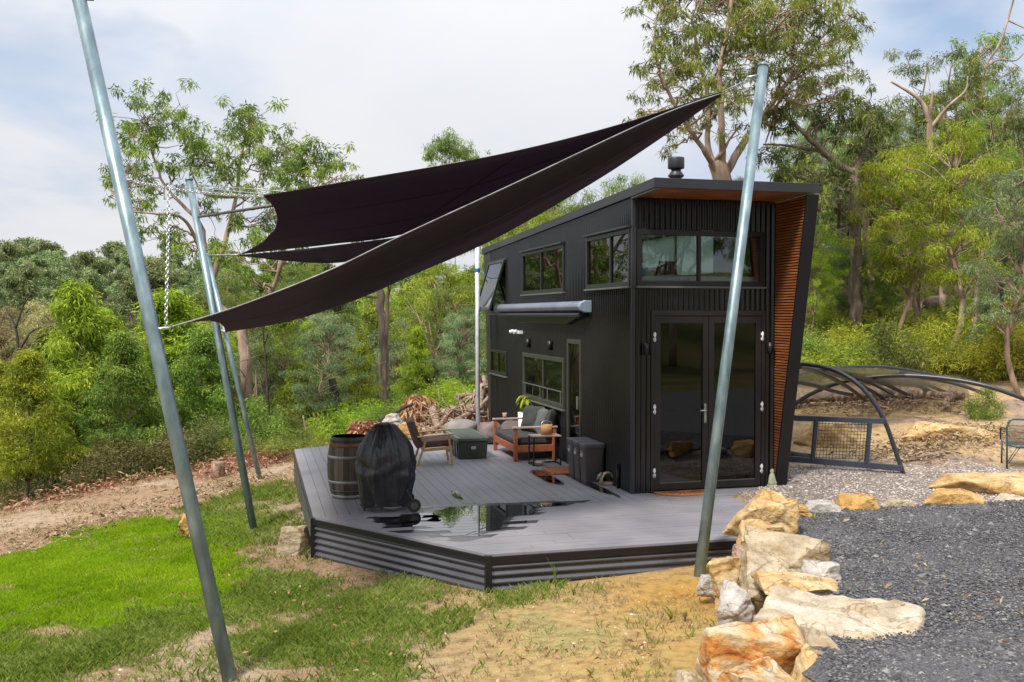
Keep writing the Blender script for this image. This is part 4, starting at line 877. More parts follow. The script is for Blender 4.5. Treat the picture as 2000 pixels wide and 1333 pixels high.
cable('sail_cable', 'wire from the middle post top to the upper sail', [at(374, 366, B2.y+.55), at(520, 380, 9.35)], .006)
cable('sail_cable', 'pale wire running from the middle post along the upper sail edge', [at(376, 361, B2.y+.55), at(560, 375, 9.4)], .006)
cable('brace_bar', 'dark steel bar from the middle post behind the upper sail', [at(388, 424, B2.y+.5), at(538, 401, 12.2)], .02, 'bar', 'dark_hoop')
cable('sail_cable', 'thin wires from the farthest post to the low corner of the upper sail', [at(406, 499, B3.y+.35), at(466, 498, 17.4)], .016)
cable('turnbuckle', 'turnbuckle tying the lower sail to the farthest post', [at(432, 646, B3.y+.25), at(442, 649, 17.4)], .03, 'turnbuckle', 'chrome')
RP = at(1476, 148, 11.25)
cable('sail_cable', 'upper steel wire from the right post to the upper sail', [RP, at(1408, 181.5, 11.2)], .007); eye(p4, RP, Vector((-1,0,-.2)))
cable('sail_cable', 'lower steel wire from the right post to the lower sail', [at(1476, 152, 11.25), at(1407, 187, 11.22)], .007)
# ------------------------------------------------------------------ boulders
def rock(name, label, c, w_, d_, h_, rz, mat, seed, tilt=(0, 0), cat='boulder', group=None, rough=1., npts=13, flat=0):
    rg = random.Random(seed); bm = bmesh.new(); pts = []
    for i in range(npts):
        q = 2*math.pi*(i+rg.uniform(-.3,.3))/npts*2.0; zz = [-1, .15, 1][i % 3] if flat == 0 else [-1, 1][i % 2]
        k = (.86 if zz == 1 else 1.0)*rg.uniform(.82, 1.12); ex = .72
        x = math.copysign(abs(math.cos(q))**ex, math.cos(q))*k; y = math.copysign(abs(math.sin(q))**ex, math.sin(q))*k
        pts.append(bm.verts.new((x*.5, y*.5, (zz*rg.uniform(.8, 1.05))*.5)))
    bmesh.ops.convex_hull(bm, input=pts)
    bmesh.ops.delete(bm, geom=[v for v in bm.verts if not v.link_faces], context='VERTS')
    for v in bm.verts: v.co = Vector((v.co.x*w_, v.co.y*d_, v.co.z*h_))
    m = min(w_, d_, h_)
    bmesh.ops.triangulate(bm, faces=bm.faces[:]); S_ = (w_+d_+h_)/3
    for L in (S_*.30, S_*.17, S_*.095, S_*.055, max(.02, S_*.036)):
        for it in range(3):
            es = [e_ for e_ in bm.edges if e_.calc_length() > L]
            if not es or len(bm.verts) > 9000: break
            bmesh.ops.subdivide_edges(bm, edges=es, cuts=1); bmesh.ops.triangulate(bm, faces=[f for f in bm.faces if len(f.verts) > 3])
        bmesh.ops.beautify_fill(bm, faces=bm.faces[:], edges=[e_ for e_ in bm.edges if len(e_.link_faces) == 2 and e_.calc_face_angle(1) < .05])
    for it in range(2): bmesh.ops.smooth_vert(bm, verts=bm.verts[:], factor=.4, use_axis_x=True, use_axis_y=True, use_axis_z=True)
    bm.normal_update(); sd_v = Vector((seed*1.7, seed*.9, 3))
    offs = []
    for v in bm.verts:
        p = v.co/m; n1_ = mnoise.fractal(p*.9+sd_v, .9, 2.0, 5); ly = mnoise.noise(Vector((p.x*.4, p.y*.4, p.z*5+2*mnoise.noise(p*.6+sd_v)))+sd_v)
        cr = abs(mnoise.noise(p*1.1+sd_v*2)); cr = -max(0, .07-cr)*1.6
        n5 = mnoise.fractal(p*4.5+sd_v, .8, 2.0, 4); offs.append(m*rough*(.075*n1_+.04*ly+.6*cr*.6+.022*n5))
    for v, o_ in zip(bm.verts, offs): v.co += v.normal*o_
    for ax, dim in enumerate((w_, d_, h_)):
        lo = min(v.co[ax] for v in bm.verts); hi = max(v.co[ax] for v in bm.verts)
        for v in bm.verts: v.co[ax] = (v.co[ax]-(lo+hi)/2)*dim/(hi-lo)
    me = bpy.data.meshes.new(name); bm.to_mesh(me); bm.free(); me.materials.append(MT[mat]); me.polygons.foreach_set('use_smooth', [True]*len(me.polygons))
    o = bpy.data.objects.new(name, me); COL.objects.link(o); o.location = c; o.rotation_euler = (tilt[0], tilt[1], rz); return tag(o, label, cat, group)
def prock(label, x0, y0, x1, y1, Y, mat, seed, dk=.8, rz=0, tilt=(0, 0), rough=1., npts=13, flat=0, cat='boulder', name='sandstone_boulder', grp=None, sink=.0):
    w_ = (x1-x0)*Y/FPX; H_ = (y1-y0)*Y/FPX; al = math.atan((2.2)/Y); d_ = dk*w_; h_ = max(.12, (H_-d_*math.sin(al)*.85)/math.cos(al)+sink)
    c = at((x0+x1)/2, (y0+y1)/2, Y); c.z -= sink*.5; return rock(name, label, c, w_*1.03, d_, h_, rz, mat, seed, tilt, cat, grp, rough, npts, flat)
W_ = 'boulders of the sandstone retaining wall'
prock('broad pale grey white slab with cracked flat top in the rock wall', 1462, 1150, 1835, 1318, 7.05, 'rock_white', 3, .74, R(-18), (R(6), R(5)), .8, 16, 1, grp=W_, sink=.06)
prock('white boulder streaked vivid orange at the front of the rock wall', 1366, 1196, 1620, 1335, 6.75, 'rock_orange', 8, .62, R(8), (R(12), R(3)), .8, 12, 1, grp=W_, sink=.1)
prock('orange streaked boulder cut off by the bottom of the picture', 1395, 1288, 1605, 1400, 6.25, 'rock_orange', 13, .7, R(20), (R(6), R(10)), .9, 12, 1, grp=W_, sink=.15)
prock('small pale rock at the lowest left end of the rock wall', 1312, 1308, 1385, 1362, 6.55, 'rock_cream', 15, .8, 0, grp=W_, sink=.1)
prock('tall cream block standing upright in the middle of the rock wall', 1448, 1034, 1648, 1165, 8.45, 'rock_cream', 23, .6, R(-10), (R(-14), R(10)), .75, 12, 1, grp=W_, sink=.18)
prock('rounded yellow boulder stacked under the topmost boulder of the wall', 1432, 1010, 1560, 1092, 9.4, 'rock_yellow', 29, .8, R(15), grp=W_, sink=.1)
prock('topmost yellow cream boulder with pointed crown by the deck edge', 1424, 948, 1566, 1050, 10.0, 'rock_yellow', 31, .7, R(-12), (R(-6), R(14)), 1, 12, grp=W_, sink=.12)
prock('thin golden slab wedged above the broad white slab', 1478, 1118, 1660, 1168, 7.95, 'rock_yellow', 38, .7, R(-6), (0, R(6)), .8, 12, 1, grp=W_)
prock('grey cream boulder low in the wall left of the upright block', 1394, 1130, 1490, 1222, 7.95, 'rock_grey', 41, .8, R(20), grp=W_, sink=.12)
prock('upright ridged tan rock beside the foot of the leaning post', 1386, 1080, 1474, 1190, 8.7, 'rock_yellow', 43, .6, R(30), (R(-8), R(-8)), 1.1, 12, 1, grp=W_, sink=.12)
prock('brown stained rock squeezed under the rounded yellow boulder', 1421, 1062, 1475, 1140, 9.15, 'rock_brown', 47, .8, R(40), grp=W_, sink=.12)
prock('small pinkish rock touching the foot of the leaning post', 1360, 1122, 1402, 1158, 9.0, 'rock_grey', 51, .9, 0, grp=W_, sink=.06)
prock('rough cream rock filling the gap right of the orange streaked boulder', 1560, 1228, 1700, 1345, 6.6, 'rock_cream', 53, .9, R(10), (R(10), R(10)), 1, grp=W_, sink=.1)
prock('grey rock behind the upright block at the gravel edge', 1565, 1088, 1648, 1145, 8.2, 'rock_grey', 57, .8, R(33), grp=W_, sink=.15)
prock('cream stone wedged at the gravel edge beside the lowest orange streaked boulder', 1535, 1262, 1668, 1372, 6.35, 'rock_yellow', 59, .8, R(22), (R(6), R(6)), 1, grp=W_, sink=.12)
G_ = 'rocks edging the far side of the gravel drive'
prock('round pinkish brown rock at the deck end of the gravel edging', 1518, 974, 1570, 1002, 10.95, 'rock_brown', 61, .8, 0, grp=G_, sink=.08)
prock('small round yellow rock beside the pinkish brown edging rock', 1549, 984, 1588, 1006, 10.75, 'rock_gold', 63, .8, 0, grp=G_, sink=.06)
prock('pale grey flat rock, third along the gravel edging', 1566, 974, 1664, 1004, 11.05, 'rock_grey', 67, .55, R(6), grp=G_, sink=.1)
prock('golden block with sharp right edge in the gravel edging', 1632, 962, 1724, 999, 11.2, 'rock_gold', 71, .55, R(-5), (0, R(4)), .7, 12, 1, grp=G_, sink=.1)
prock('low cream rock between the two golden edging rocks', 1714, 970, 1800, 993, 11.4, 'rock_cream', 73, .55, R(4), grp=G_, sink=.1)
prock('long golden boulder, largest of the gravel edging', 1796, 952, 1932, 985, 11.6, 'rock_gold', 79, .5, R(2), (0, R(-3)), .8, grp=G_, sink=.12)
prock('pale rock at the right end of the gravel edging', 1928, 963, 2030, 984, 11.8, 'rock_white', 83, .5, R(3), grp=G_, sink=.12)
c = gpt(572, 1086); sb_ = rock('sandstone_block', 'squared tan sandstone block beside the left deck corner', c+Vector((0, .1, .16)), .43, .36, .36, R(6), 'rock_cream', 90, (0, 0), 'stone block', None, .5, 16, 1)
prock('orange rock on the grass behind the nearest post', 350, 1003, 384, 1052, 13.2, 'rock_gold', 91, .8, R(10))
prock('grey boulder behind the covered barbecue beyond the deck', 745, 806, 792, 850, 19.6, 'rock_grey', 93, .8, 0)
prock('round yellow boulder between the barbecue and the armchair', 773, 822, 826, 862, 19.0, 'rock_gold', 95, .8, 0)
LEDGE = 'sandy rock ledges on the bank'
prock('wide flat sandy ledge below the garden chair', 1822, 920, 2100, 964, 12.9, 'rock_yellow', 97, .6, R(-4), (0, 0), .6, 16, 1, grp=LEDGE, sink=.05)
prock('buff rock ledge on the bank behind the hoop frame', 1735, 822, 1985, 872, 16.5, 'rock_yellow', 99, .4, R(5), (0, R(2)), .9, grp=LEDGE, sink=.15)
prock('low tan rock ledge seen through the mesh gate', 1545, 815, 1700, 905, 16.2, 'rock_yellow', 101, .6, R(5), (0, 0), .8, grp=LEDGE, sink=.15)

# ------------------------------------------------------------------ logs, sticks, brush
def log(label, a, b, r0, r1, seed, mat='log', name='log', cat='log', group=None, n=9, wob=.06):
    a, b = Vector(a), Vector(b); P = []
    for i in range(n+1):
        t_ = i/n; p = a.lerp(b, t_); s_ = Vector((mnoise.noise(Vector((t_*2.2, seed, 0))), mnoise.noise(Vector((t_*2.2, seed, 5))), mnoise.noise(Vector((t_*2.2, seed, 9)))))*wob*(b-a).length; P.append(p+s_)
    mb = MB(); mb.tube(P, [(r0*(1-i/n)+r1*i/n)*(1+.12*mnoise.noise(Vector((i*.8, seed, 2)))) for i in range(n+1)], 12); return tag(mb.build(name, MT[mat]), label, cat, group)
LP = 'logs in the pile behind the deck'
logs = [((838,842,21),(905,790,22.5),.10,.07),((868,842,20.6),(940,798,22),.11,.08),((850,812,23),(955,792,23),.17,.15),((846,800,23.2),(858,850,21),.13,.11),((900,830,21.2),(960,770,23.5),.09,.05),((930,815,22),(945,745,24),.16,.12),((880,800,22.8),(948,812,22),.12,.1),((862,845,20.4),(930,846,21),.07,.06),((905,815,22),(960,838,21),.06,.04),((842,838,22),(812,850,22),.15,.13),((890,776,23.5),(966,770,24),.1,.08),((800,846,21.5),(846,842,21.5),.09,.08)]
lab = ['thin pale log slanting up at the left of the log pile','bleached log pointing at the foot of the rear post','thick fissured log lying across the top of the pile','stubby upright log end at the left of the pile','slim branch rising right in the log pile','stout root stump standing beside the house end','log crossing below the thick fissured log','thin log along the bottom of the pile','thin branch lying under the rear post','fat log end lying left of the pile','pale branch at the very top of the log pile','short log on the ground between pile and armchair']
for i, (a, b_, r0, r1) in enumerate(logs): log(lab[i], at(*a), at(*b_), r0*.72, r1*.72, i*3.3+1, group=LP, wob=.05)
rb_ = MB(); rs = random.Random(9); c0 = at(942, 770, 23.6)
for i in range(26):
    d = Vector((rs.uniform(-1,1), rs.uniform(-.6,.6), rs.uniform(-1.2,.7))).normalized(); P = [c0+d*.1]
    for k in range(5): d = (d+Vector((rs.uniform(-.5,.5), rs.uniform(-.5,.5), rs.uniform(-.5,.2)))).normalized(); P.append(P[-1]+d*.16)
    rb_.tube(P, [.05,.04,.032,.025,.018,.01], 6)
tag(rb_.build('root_ball', MT['log']), 'tangled root ball of a fallen tree beside the house end', 'root ball')
rs = random.Random(19); tw = MB()
for i in range(170):
    a = at(rs.uniform(835, 962), rs.uniform(800, 850), rs.uniform(21, 24)); d = Vector((rs.uniform(-1,1), rs.uniform(-.6,.6), rs.uniform(-.25,.6))).normalized(); L = rs.uniform(.25,.8); r_ = rs.uniform(.008,.024)
    tw.tube([a, a+d*L*.5+Vector((rs.uniform(-.05,.05), 0, rs.uniform(-.05,.05))), a+d*L], [r_, r_*.8, r_*.4], 5)
tag(tw.build('branch_debris', MT['log']), kind='stuff')
def gl(x, y, dz=0): p = gpt(x, y); p.z += dz; return p
log('pale log lying behind the gate under the hoop frame', gl(1545,800,.14), gl(1740,778,.12), .12, .09, 51)
log('long grey log at the back of the hoop frame', gl(1690,776,.12), gl(1885,782,.1), .11, .08, 52)
log('short stake log propped under the hoop frame', gl(1851,806,.05), gl(1862,780,.35), .07, .06, 53)
log('thin stick running over the bank towards the garden chair', gl(1760,905,.03), gl(1950,868,.03), .03, .02, 54)
log('large fallen log on the hillside among the gum trunks', at(1788,588,35), at(1905,596,36), .30, .24, 55, 'log')
log('grey fallen branch at the right end of the fallen log', at(1850,602,34), at(1925,588,35), .12, .07, 56)
log('bent pale stick standing in the bracken below the fallen log', at(1744,668,27), at(1800,600,28), .035, .02, 57, wob=.15)
log('sticks lying along the left edge of the dirt bank', gl(8,1000,.04), gl(140,972,.06), .035, .02, 58)
log('second stick among the litter on the dirt bank', gl(60,985,.04), gl(150,968,.1), .025, .015, 59)
log('dead stick on the dirt bank at the far left', gl(-10,1008,.05), gl(70,976,.05), .03, .02, 60)
log('pale bent dead stick in the grass beyond the deck', at(596,840,23), at(592,812,23.2), .025, .02, 62)
stp = gpt(425, 932); mb = MB(); mb.lathe([(.16, -.1), (.13, .12), (.12, .27), (.10, .30), (0, .27)], 14, rf=lambda q, z: 1+.18*math.sin(3*q)+.1*math.sin(7*q)); o = tag(mb.build('tree_stump', MT['log']), 'grey broken tree stump on the dirt bank', 'stump'); o.location = stp
def fastleaf(C, D, L, Wd, rs, tone, fold=.25):
    n = len(C); D = D/np.linalg.norm(D, axis=1)[:, None]; r_ = rs.normal(size=(n, 3)); Sx = np.cross(D, r_); Sx /= np.linalg.norm(Sx, axis=1)[:, None]+1e-9; N_ = np.cross(D, Sx)
    L = L[:, None]; Wd = Wd[:, None]; v0 = C; v2 = C+D*L-np.array([0,0,1.])*L*.18; mid = C+D*L*.42+N_*Wd*fold*.6
    V = np.stack([v0, mid+Sx*Wd*.5, v2, mid-Sx*Wd*.5], 1).reshape(-1, 3); F_ = np.arange(4*n).reshape(n, 4); return V, F_, np.repeat(tone, 4)
def litter(name, label_kind, areas, n, seed, L=(.05,.16), lift=.03, pile=0., mat='litter'):
    rs = np.random.RandomState(seed); C = []
    for (x0, y0, x1, y1, wt) in areas:
        for k in range(int(n*wt)):
            t_ = rs.rand(); C.append((x0+(x1-x0)*t_+rs.normal(0,.35), y0+(y1-y0)*t_+rs.normal(0,.35)))
    C = np.array(C); z = ground_h(C[:,0], C[:,1])+lift+np.abs(rs.normal(0, .06+pile, len(C))); C = np.column_stack([C, z]); D = rs.normal(size=C.shape)*[1,1,.35]
    V, F_, T = fastleaf(C, D, rs.uniform(*L, len(C)), rs.uniform(.012,.035,len(C)), rs, rs.rand(len(C))); o = npmesh(name, V, F_, MT[mat], tone=T); tag(o, kind='stuff'); return o
e1, e2, e3 = gpt(400, 935), gpt(470, 912), gpt(572, 893); g0, g1 = gpt(5, 1005), gpt(300, 940)
litter('leaf_litter', '', [(e1.x, e1.y, e2.x, e2.y, .3), (e2.x, e2.y, e3.x, e3.y, .45), (g0.x, g0.y, g1.x, g1.y, .25)], 3000, 3, pile=.06)
b0_, b1_ = gpt(1560, 800), gpt(1900, 800); b2_, b3_ = gpt(1720, 900), gpt(1960, 850)
litter('bank_litter', '', [(b0_.x, b0_.y, b1_.x, b1_.y, .4), (b2_.x, b2_.y, b3_.x, b3_.y, .6)], 3600, 4, (.03,.16), pile=.015, mat='straw')
litter('drive_litter', '', [(2.9, 8.0, 3.9, 6.8, .5), (3.0, 10.2, 3.4, 9.4, .2), (3.2, 9, 5.5, 6.5, .3)], 120, 8, (.03,.10), .03, mat='straw')
d0, d1, d2 = gpt(20, 1080), gpt(420, 960), gpt(560, 930)
litter('dirt_litter', '', [(d0.x, d0.y, d1.x, d1.y, .7), (d1.x, d1.y, d2.x, d2.y, .3)], 1300, 14, (.03,.13), .01, mat='straw')
litter('yard_litter', '', [(.2, 8.2, 1.6, 7.2, .4), (-2.5, 8.2, .5, 7.4, .3), (-3.5, 10.8, -1.2, 9.2, .3)], 260, 15, (.02,.07), .01)
def brush(label, c, r, n, seed, L=.28):
    rs = np.random.RandomState(seed); d = rs.normal(size=(n,3)); d /= np.linalg.norm(d, axis=1)[:,None]; C = np.array(c)+d*np.array(r)*(rs.rand(n,1)**.4); D = np.column_stack([rs.normal(0,.5,n), rs.normal(0,.5,n), -np.abs(rs.normal(.6,.5,n))])
    V, F_, T = fastleaf(C, D, rs.uniform(.4,1.,n)*L, rs.uniform(.03,.055,n), rs, rs.rand(n)); return tag(npmesh('dead_branch_pile', V, F_, MT['litter'], tone=T), label, 'brush pile')
brush('heap of drooping red brown dead gum leaves behind the barbecue', at(818, 797, 24), (.42, .42, .36), 2300, 1)
brush('low pile of reddish dead leaves behind the barrel', at(716, 836, 21.5), (.42, .4, .2), 900, 2, .2)
log('dark bent branch arching into the heap of dead leaves', at(742, 822, 22.5), at(806, 790, 23.4), .05, .04, 61, 'bark_dark', wob=.12)

# ------------------------------------------------------------------ hoop tunnel with gate, garden chair
ht = thing('hoop_tunnel', 'low black poly pipe hoop frame with netting and a mesh gate', 'garden frame', gpt(1765, 932))
o0 = ht.location.copy()
def hoop(pts, r=.028): mb = MB(); cv = P_(pts); mb.tube([interp(cv, i/26)-o0 for i in range(27)], r, 10); return mb.build('hoop', MT['poly'], ht)
hoop([(1768,936,14.0),(1752,890,14.05),(1722,810,14.1),(1678,752,14.2),(1625,722,14.4),(1560,711,14.6),(1480,715,14.8),(1400,760,15),(1350,860,15.2)], .032)
hoop([(1530,806,18.5),(1580,772,18.3),(1650,745,18.0),(1750,734,17.6),(1850,740,17.2),(1940,758,16.8),(2040,795,16.5)], .04)
hoop([(1530,742,17.5),(1590,723,17.6),(1650,717,17.8),(1730,717,18.2),(1800,728,18.6),(1850,738,19)], .028)
for a in ([(1608,722,16),(1660,742,17),(1700,763,18.5),(1742,788,20)], [(1660,733,17),(1720,748,18),(1765,768,19.4),(1808,790,20.6)], [(1705,735,17.8),(1770,746,19),(1825,768,20.2),(1882,790,21.2)], [(1800,738,17.6),(1840,744,18),(1880,754,18.6),(1925,770,19.2)], [(1530,742,16.5),(1585,752,17),(1630,765,17.6),(1665,772,18.2)], [(1640,728,16.6),(1690,744,18),(1732,764,19.4),(1775,789,20.6)], [(1752,736,18),(1800,748,19.2),(1850,768,20.4),(1900,788,21.4)], [(1560,716,15.5),(1610,732,16.4),(1655,756,17.6),(1690,782,19)]): hoop(a, .034)
rows = []
for a in ([(1530,713,15.2),(1600,713,15.8),(1700,716,16.8),(1780,723,17.6),(1860,738,18.4)], [(1530,728,16.6),(1610,730,17.2),(1700,734,17.8),(1780,737,18),(1870,742,18.4)], [(1530,752,17.6),(1620,756,18.6),(1710,757,19),(1800,757,19.2),(1890,757,19.2)], [(1530,778,18.6),(1630,780,19.6),(1730,783,20.4),(1815,786,20.9),(1900,786,21.2)]):
    cv = P_(a); rows.append([interp(cv, i/20)-o0-Vector((0,0,.03)) for i in range(21)])
mnet, t, b = newmat('grey_bird_netting'); t.nodes.remove(b); tr = t.nodes.new('ShaderNodeBsdfTransparent'); df = t.nodes.new('ShaderNodeBsdfDiffuse'); df.inputs[0].default_value = (.42, .47, .52, 1); xx = t.nodes.new('ShaderNodeMixShader'); xx.inputs[0].default_value = .62
t.links.new(tr.outputs[0], xx.inputs[1]); t.links.new(df.outputs[0], xx.inputs[2]); t.links.new(xx.outputs[0], t.nodes['Material Output'].inputs[0])
mb = MB(); mb.grid(rows); mb.build('netting', mnet, ht)
gt = MB(); Q = lambda x, y, Y=None: at(x, y, Y or 14.45-(x-1540)*.002)-o0
mb = MB(); mb.bar(Q(1500,815), Q(1728,823), .05, .075); mb.bar(Q(1500,893), Q(1762,915), .05, .085); mb.bar(Q(1594,818), Q(1587,900), .05, .07, (0,1,0)); mb.bar(Q(1699,826), Q(1692,905), .05, .07, (0,1,0))
gate = mb.build('gate_frame', MT['steel_blue'], ht, .004)
mb = MB()
for i in range(15): x = 1600+i*6.4; mb.tube([Q(x,824), Q(x-6,898)], .0035, 4)
for i in range(11): y = 827+i*6.7; mb.tube([Q(1596-(y-820)*.08,y), Q(1698-(y-820)*.08,y+3)], .0035, 4)
mb.build('wire_mesh', MT['poly'], gate)
log('dark timber offcut leaning inside the gate', at(1500,882,14.9), at(1583,893,14.9), .07, .05, 63, 'bark_dark', 'offcut', 'offcut')
gcp = gpt(1966, 917); gc = thing('garden_chair', 'teal framed wicker garden chair cut off by the right edge', 'chair', gcp, R(-16))
mb = MB()
for x in (0, .52): mb.tube([(x, -.02, 0), (x, 0, .40), (x, .02, .60)], .013, 8)
mb.tube([(0,0,.36),(0,.02,.62),(.03,.03,.71),(.09,.04,.735),(.43,.04,.735),(.49,.03,.71),(.52,.02,.62),(.52,0,.36)], .014, 8)
mb.tube([(0,-.01,.37),(.14,-.03,.335),(.38,-.03,.335),(.52,-.01,.37)], .018, 8); mb.tube([(0,-.02,.10),(.13,-.03,.33)], .007, 6); mb.tube([(0.02,-.02,.09),(.17,-.03,.33)], .007, 6)
for x in (.02, .50): mb.tube([(x, .48, 0), (x, .46, .38)], .013, 8)
for x in (.0, .52): mb.tube([(x, .02, .6), (x, .3, .58), (x, .47, .56), (x, .46, .38)], .012, 8)
mb.build('frame', MT['chair_teal'], gc)
mb = MB()
for i in range(46): x = .012+i*.0112; mb.tube([(x, .0, .38), (x, .02, .62), (x, .035, .725)], .0036, 4)
for z in (.47, .56, .65): mb.tube([(.0,.01,z),(.52,.01,z)], .006, 5)
mb.build('backrest', MT['wicker'], gc)
mb = MB(); mb.box(.015, .505, .01, .47, .355, .38); mb.build('seat', MT['wicker'], gc, .008)

# ------------------------------------------------------------------ trees
def clump_leaves(C, Rd, n, L, Wd, rs, droop=.7, shell=.5, out=.5, tone_c=None):
    C = np.asarray(C, float); Rd = np.asarray(Rd, float); k = len(C); n = np.asarray(n, int); id_ = np.repeat(np.arange(k), n); N_ = len(id_)
    d = rs.normal(size=(N_, 3)); d /= np.linalg.norm(d, axis=1)[:, None]; rr_ = rs.rand(N_, 1)**shell
    P = C[id_]+d*rr_*Rd[id_]; D = d*out+rs.normal(size=(N_, 3))*.55; D[:, 2] -= droop
    tc_ = (rs.rand(k) if tone_c is None else tone_c)[id_]; tn = np.clip(.5*tc_+.5*rs.rand(N_), 0, 1)
    return fastleaf(P, D, L*rs.uniform(.6, 1.25, N_), Wd*rs.uniform(.7, 1.3, N_), rs, tn)
def branch(mb, a, b, r0, r1, rs, n=5, sides=5, lift=.15, wob=.06):
    a, b = Vector(a), Vector(b); L = (b-a).length; P = []
    for i in range(n+1):
        t_ = i/n; p = a.lerp(b, t_)+Vector((0, 0, lift*L*math.sin(math.pi*t_)*.5))
        if 0 < i < n: p += Vector(rs.normal(0, wob*L, 3))
        P.append(p)
    mb.tube(P, [r0+(r1-r0)*i/n for i in range(n+1)], sides, caps=False); return P
def template(kind, seed):
    rs = np.random.RandomState(seed); mb = MB(); C = []; Rd = []; nl = []
    if kind == 'sapling':      # dense pointed young gum, 6 m
        H, Rr, cl, per, L, Wd, droop = 6., 1.35, 150, 150, .145, .027, .45
        tr = [Vector((.10*math.sin(i*.9+seed), .10*math.cos(i*1.1+seed), H*i/9)) for i in range(10)]; mb.tube(tr, [.065*(1-i/9.6)+.008 for i in range(10)], 8)
        for i in range(cl):
            t_ = rs.rand()**1.15; z = H*(.30+.70*t_); pr_ = 1.2*Rr*(1-t_*.98)**.88*min(1, .55+2.4*t_)*(.75+.5*vnoise(t_*5, i % 6, seed)); q = rs.uniform(0, 6.283); rr_ = pr_*rs.rand()**.45
            c = (rr_*math.cos(q), rr_*math.sin(q), z); C.append(c); s_ = rs.uniform(.2, .38); Rd.append((s_*1.1, s_*1.1, s_*.8)); nl.append(per)
            if i % 2 == 0: branch(mb, tr[max(0, min(8, int((z-.25-rr_*.6)/H*9)))], c, .02, .006, rs, 4, 4)
    elif kind == 'slim':       # airy slim gum, 9 m, foliage from a third up
        H, Rr, cl, per, L, Wd, droop = 9., 1.75, 115, 150, .17, .028, .55
        tr = [Vector((.25*math.sin(i*.7+seed), .25*math.cos(i*.8+seed*2), H*i/11)) for i in range(12)]; mb.tube(tr, [.10*(1-i/12.2)+.01 for i in range(12)], 8)
        for i in range(cl):
            t_ = rs.rand(); z = H*(.36+.64*t_); pr_ = Rr*(.35+.9*math.sin(math.pi*(t_*.85+.10)))*(.6+.7*vnoise(t_*6, i % 7, seed)); q = rs.uniform(0, 6.283); rr_ = pr_*rs.rand()**.5
            b_ = tr[max(0, min(10, int(z/H*11-.8)))]; c = (b_.x+rr_*math.cos(q), b_.y+rr_*math.sin(q), z); C.append(c); s_ = rs.uniform(.24, .44); Rd.append((s_*1.1, s_*1.1, s_*.8)); nl.append(per)
            branch(mb, b_, c, .028, .007, rs, 4, 4)
    elif kind == 'gum':        # mature gum, 13 m, clumped open crown
        H, Rr, per, L, Wd, droop = 13., 3.0, 170, .21, .034, .55
        tr = [Vector((.4*math.sin(i*.6+seed), .4*math.cos(i*.5+seed*2), H*.86*i/11)) for i in range(12)]; mb.tube(tr, [.15*(1-i/12.5)+.02 for i in range(12)], 9)
        for j in range(15):
            t_ = .36+.62*j/14+rs.uniform(-.03,.03); q = j*2.4+rs.uniform(-.5,.5); rr_ = Rr*(.35+.65*math.sin(math.pi*(t_-.2)/.95))*rs.uniform(.6,1.05); b_ = tr[max(0, min(11, int(t_*11-2)))]
            tip = Vector((b_.x+rr_*math.cos(q), b_.y+rr_*math.sin(q), H*t_+rs.uniform(.1,.6))); P = branch(mb, b_, tip, .07, .02, rs, 6, 6)
            for k in range(8):
                c = Vector(P[rs.randint(3, 7)])+Vector(rs.normal(0, .55, 3)); C.append(tuple(c)); s_ = rs.uniform(.32, .6); Rd.append((s_*1.1, s_*1.1, s_*.65)); nl.append(per)
                if k % 2 == 0: branch(mb, P[rs.randint(2, 5)], c, .02, .006, rs, 3, 4)
    elif kind == 'shrub':      # rounded bush, 1.8 m
        H, per, L, Wd, droop = 1.8, 110, .095, .022, .05
        for i in range(60):
            d = rs.normal(size=3); d /= np.linalg.norm(d); d[2] = abs(d[2]); c = d*np.array([1.0, 1.0, 1.45])*rs.rand()**.4*.85; C.append(tuple(c+[0,0,.15])); s_ = rs.uniform(.18,.34); Rd.append((s_, s_, s_)); nl.append(per)
            if i % 4 == 0: branch(mb, (0,0,0), c, .015, .005, rs, 4, 4)
    elif kind == 'fern':       # bracken-like: fine low fronds
        H, per, L, Wd, droop = 1.2, 190, .12, .012, -.05
        for i in range(46):
            q = rs.uniform(0, 6.28); r_ = rs.rand()**.5*1.1; c = (r_*math.cos(q), r_*math.sin(q), .15+.75*rs.rand()*(1-.4*r_)); C.append(c); Rd.append((.26,.26,.24)); nl.append(per)
            if i % 4 == 0: branch(mb, (c[0]*.6, c[1]*.6, 0), c, .008, .004, rs, 3, 4)
    elif kind == 'ridge':      # far-off gum seen small, 12 m
        H, per, L, Wd, droop = 12., 60, .55, .16, .3
        tr = [Vector((.3*math.sin(i+seed), 0, 9.*i/6)) for i in range(7)]; mb.tube(tr, [.22*(1-i/7)+.03 for i in range(7)], 6)
        for j in range(11):
            q = rs.uniform(0, 6.28); t_ = rs.uniform(.28, 1.); r_ = 2.7*math.sin(math.pi*min(1,(t_*.9+.04)))*rs.rand()**.5; cc = Vector((r_*math.cos(q), r_*math.sin(q), H*t_-.4)); branch(mb, tr[min(6, int(t_*5))], cc, .08, .03, rs, 3, 4)
            for k in range(8): c = cc+Vector(rs.normal(0, .62, 3)); C.append(tuple(c)); s_ = rs.uniform(.4,.8); Rd.append((s_, s_, s_*.7)); nl.append(per)
    V, F_, T = clump_leaves(C, Rd, nl, L, Wd, rs, droop)
    return mb, (V, F_, T), H
TEMPL = {}
def get_templ(kind, var):
    if (kind, var) not in TEMPL:
        mb, (V, F_, T), H = template(kind, 11+var*7+hash_(kind)); tm = mb.build('trunk', MT['bark_pale' if kind in ('gum', 'slim') else 'bark']).data
        co = npmesh('crown', V, F_, LEAF['mid'], tone=T).data
        for o in [o for o in bpy.data.objects if o.data in (tm, co)]: bpy.data.objects.remove(o)
        TEMPL[(kind, var)] = (tm, co, H)
    return TEMPL[(kind, var)]
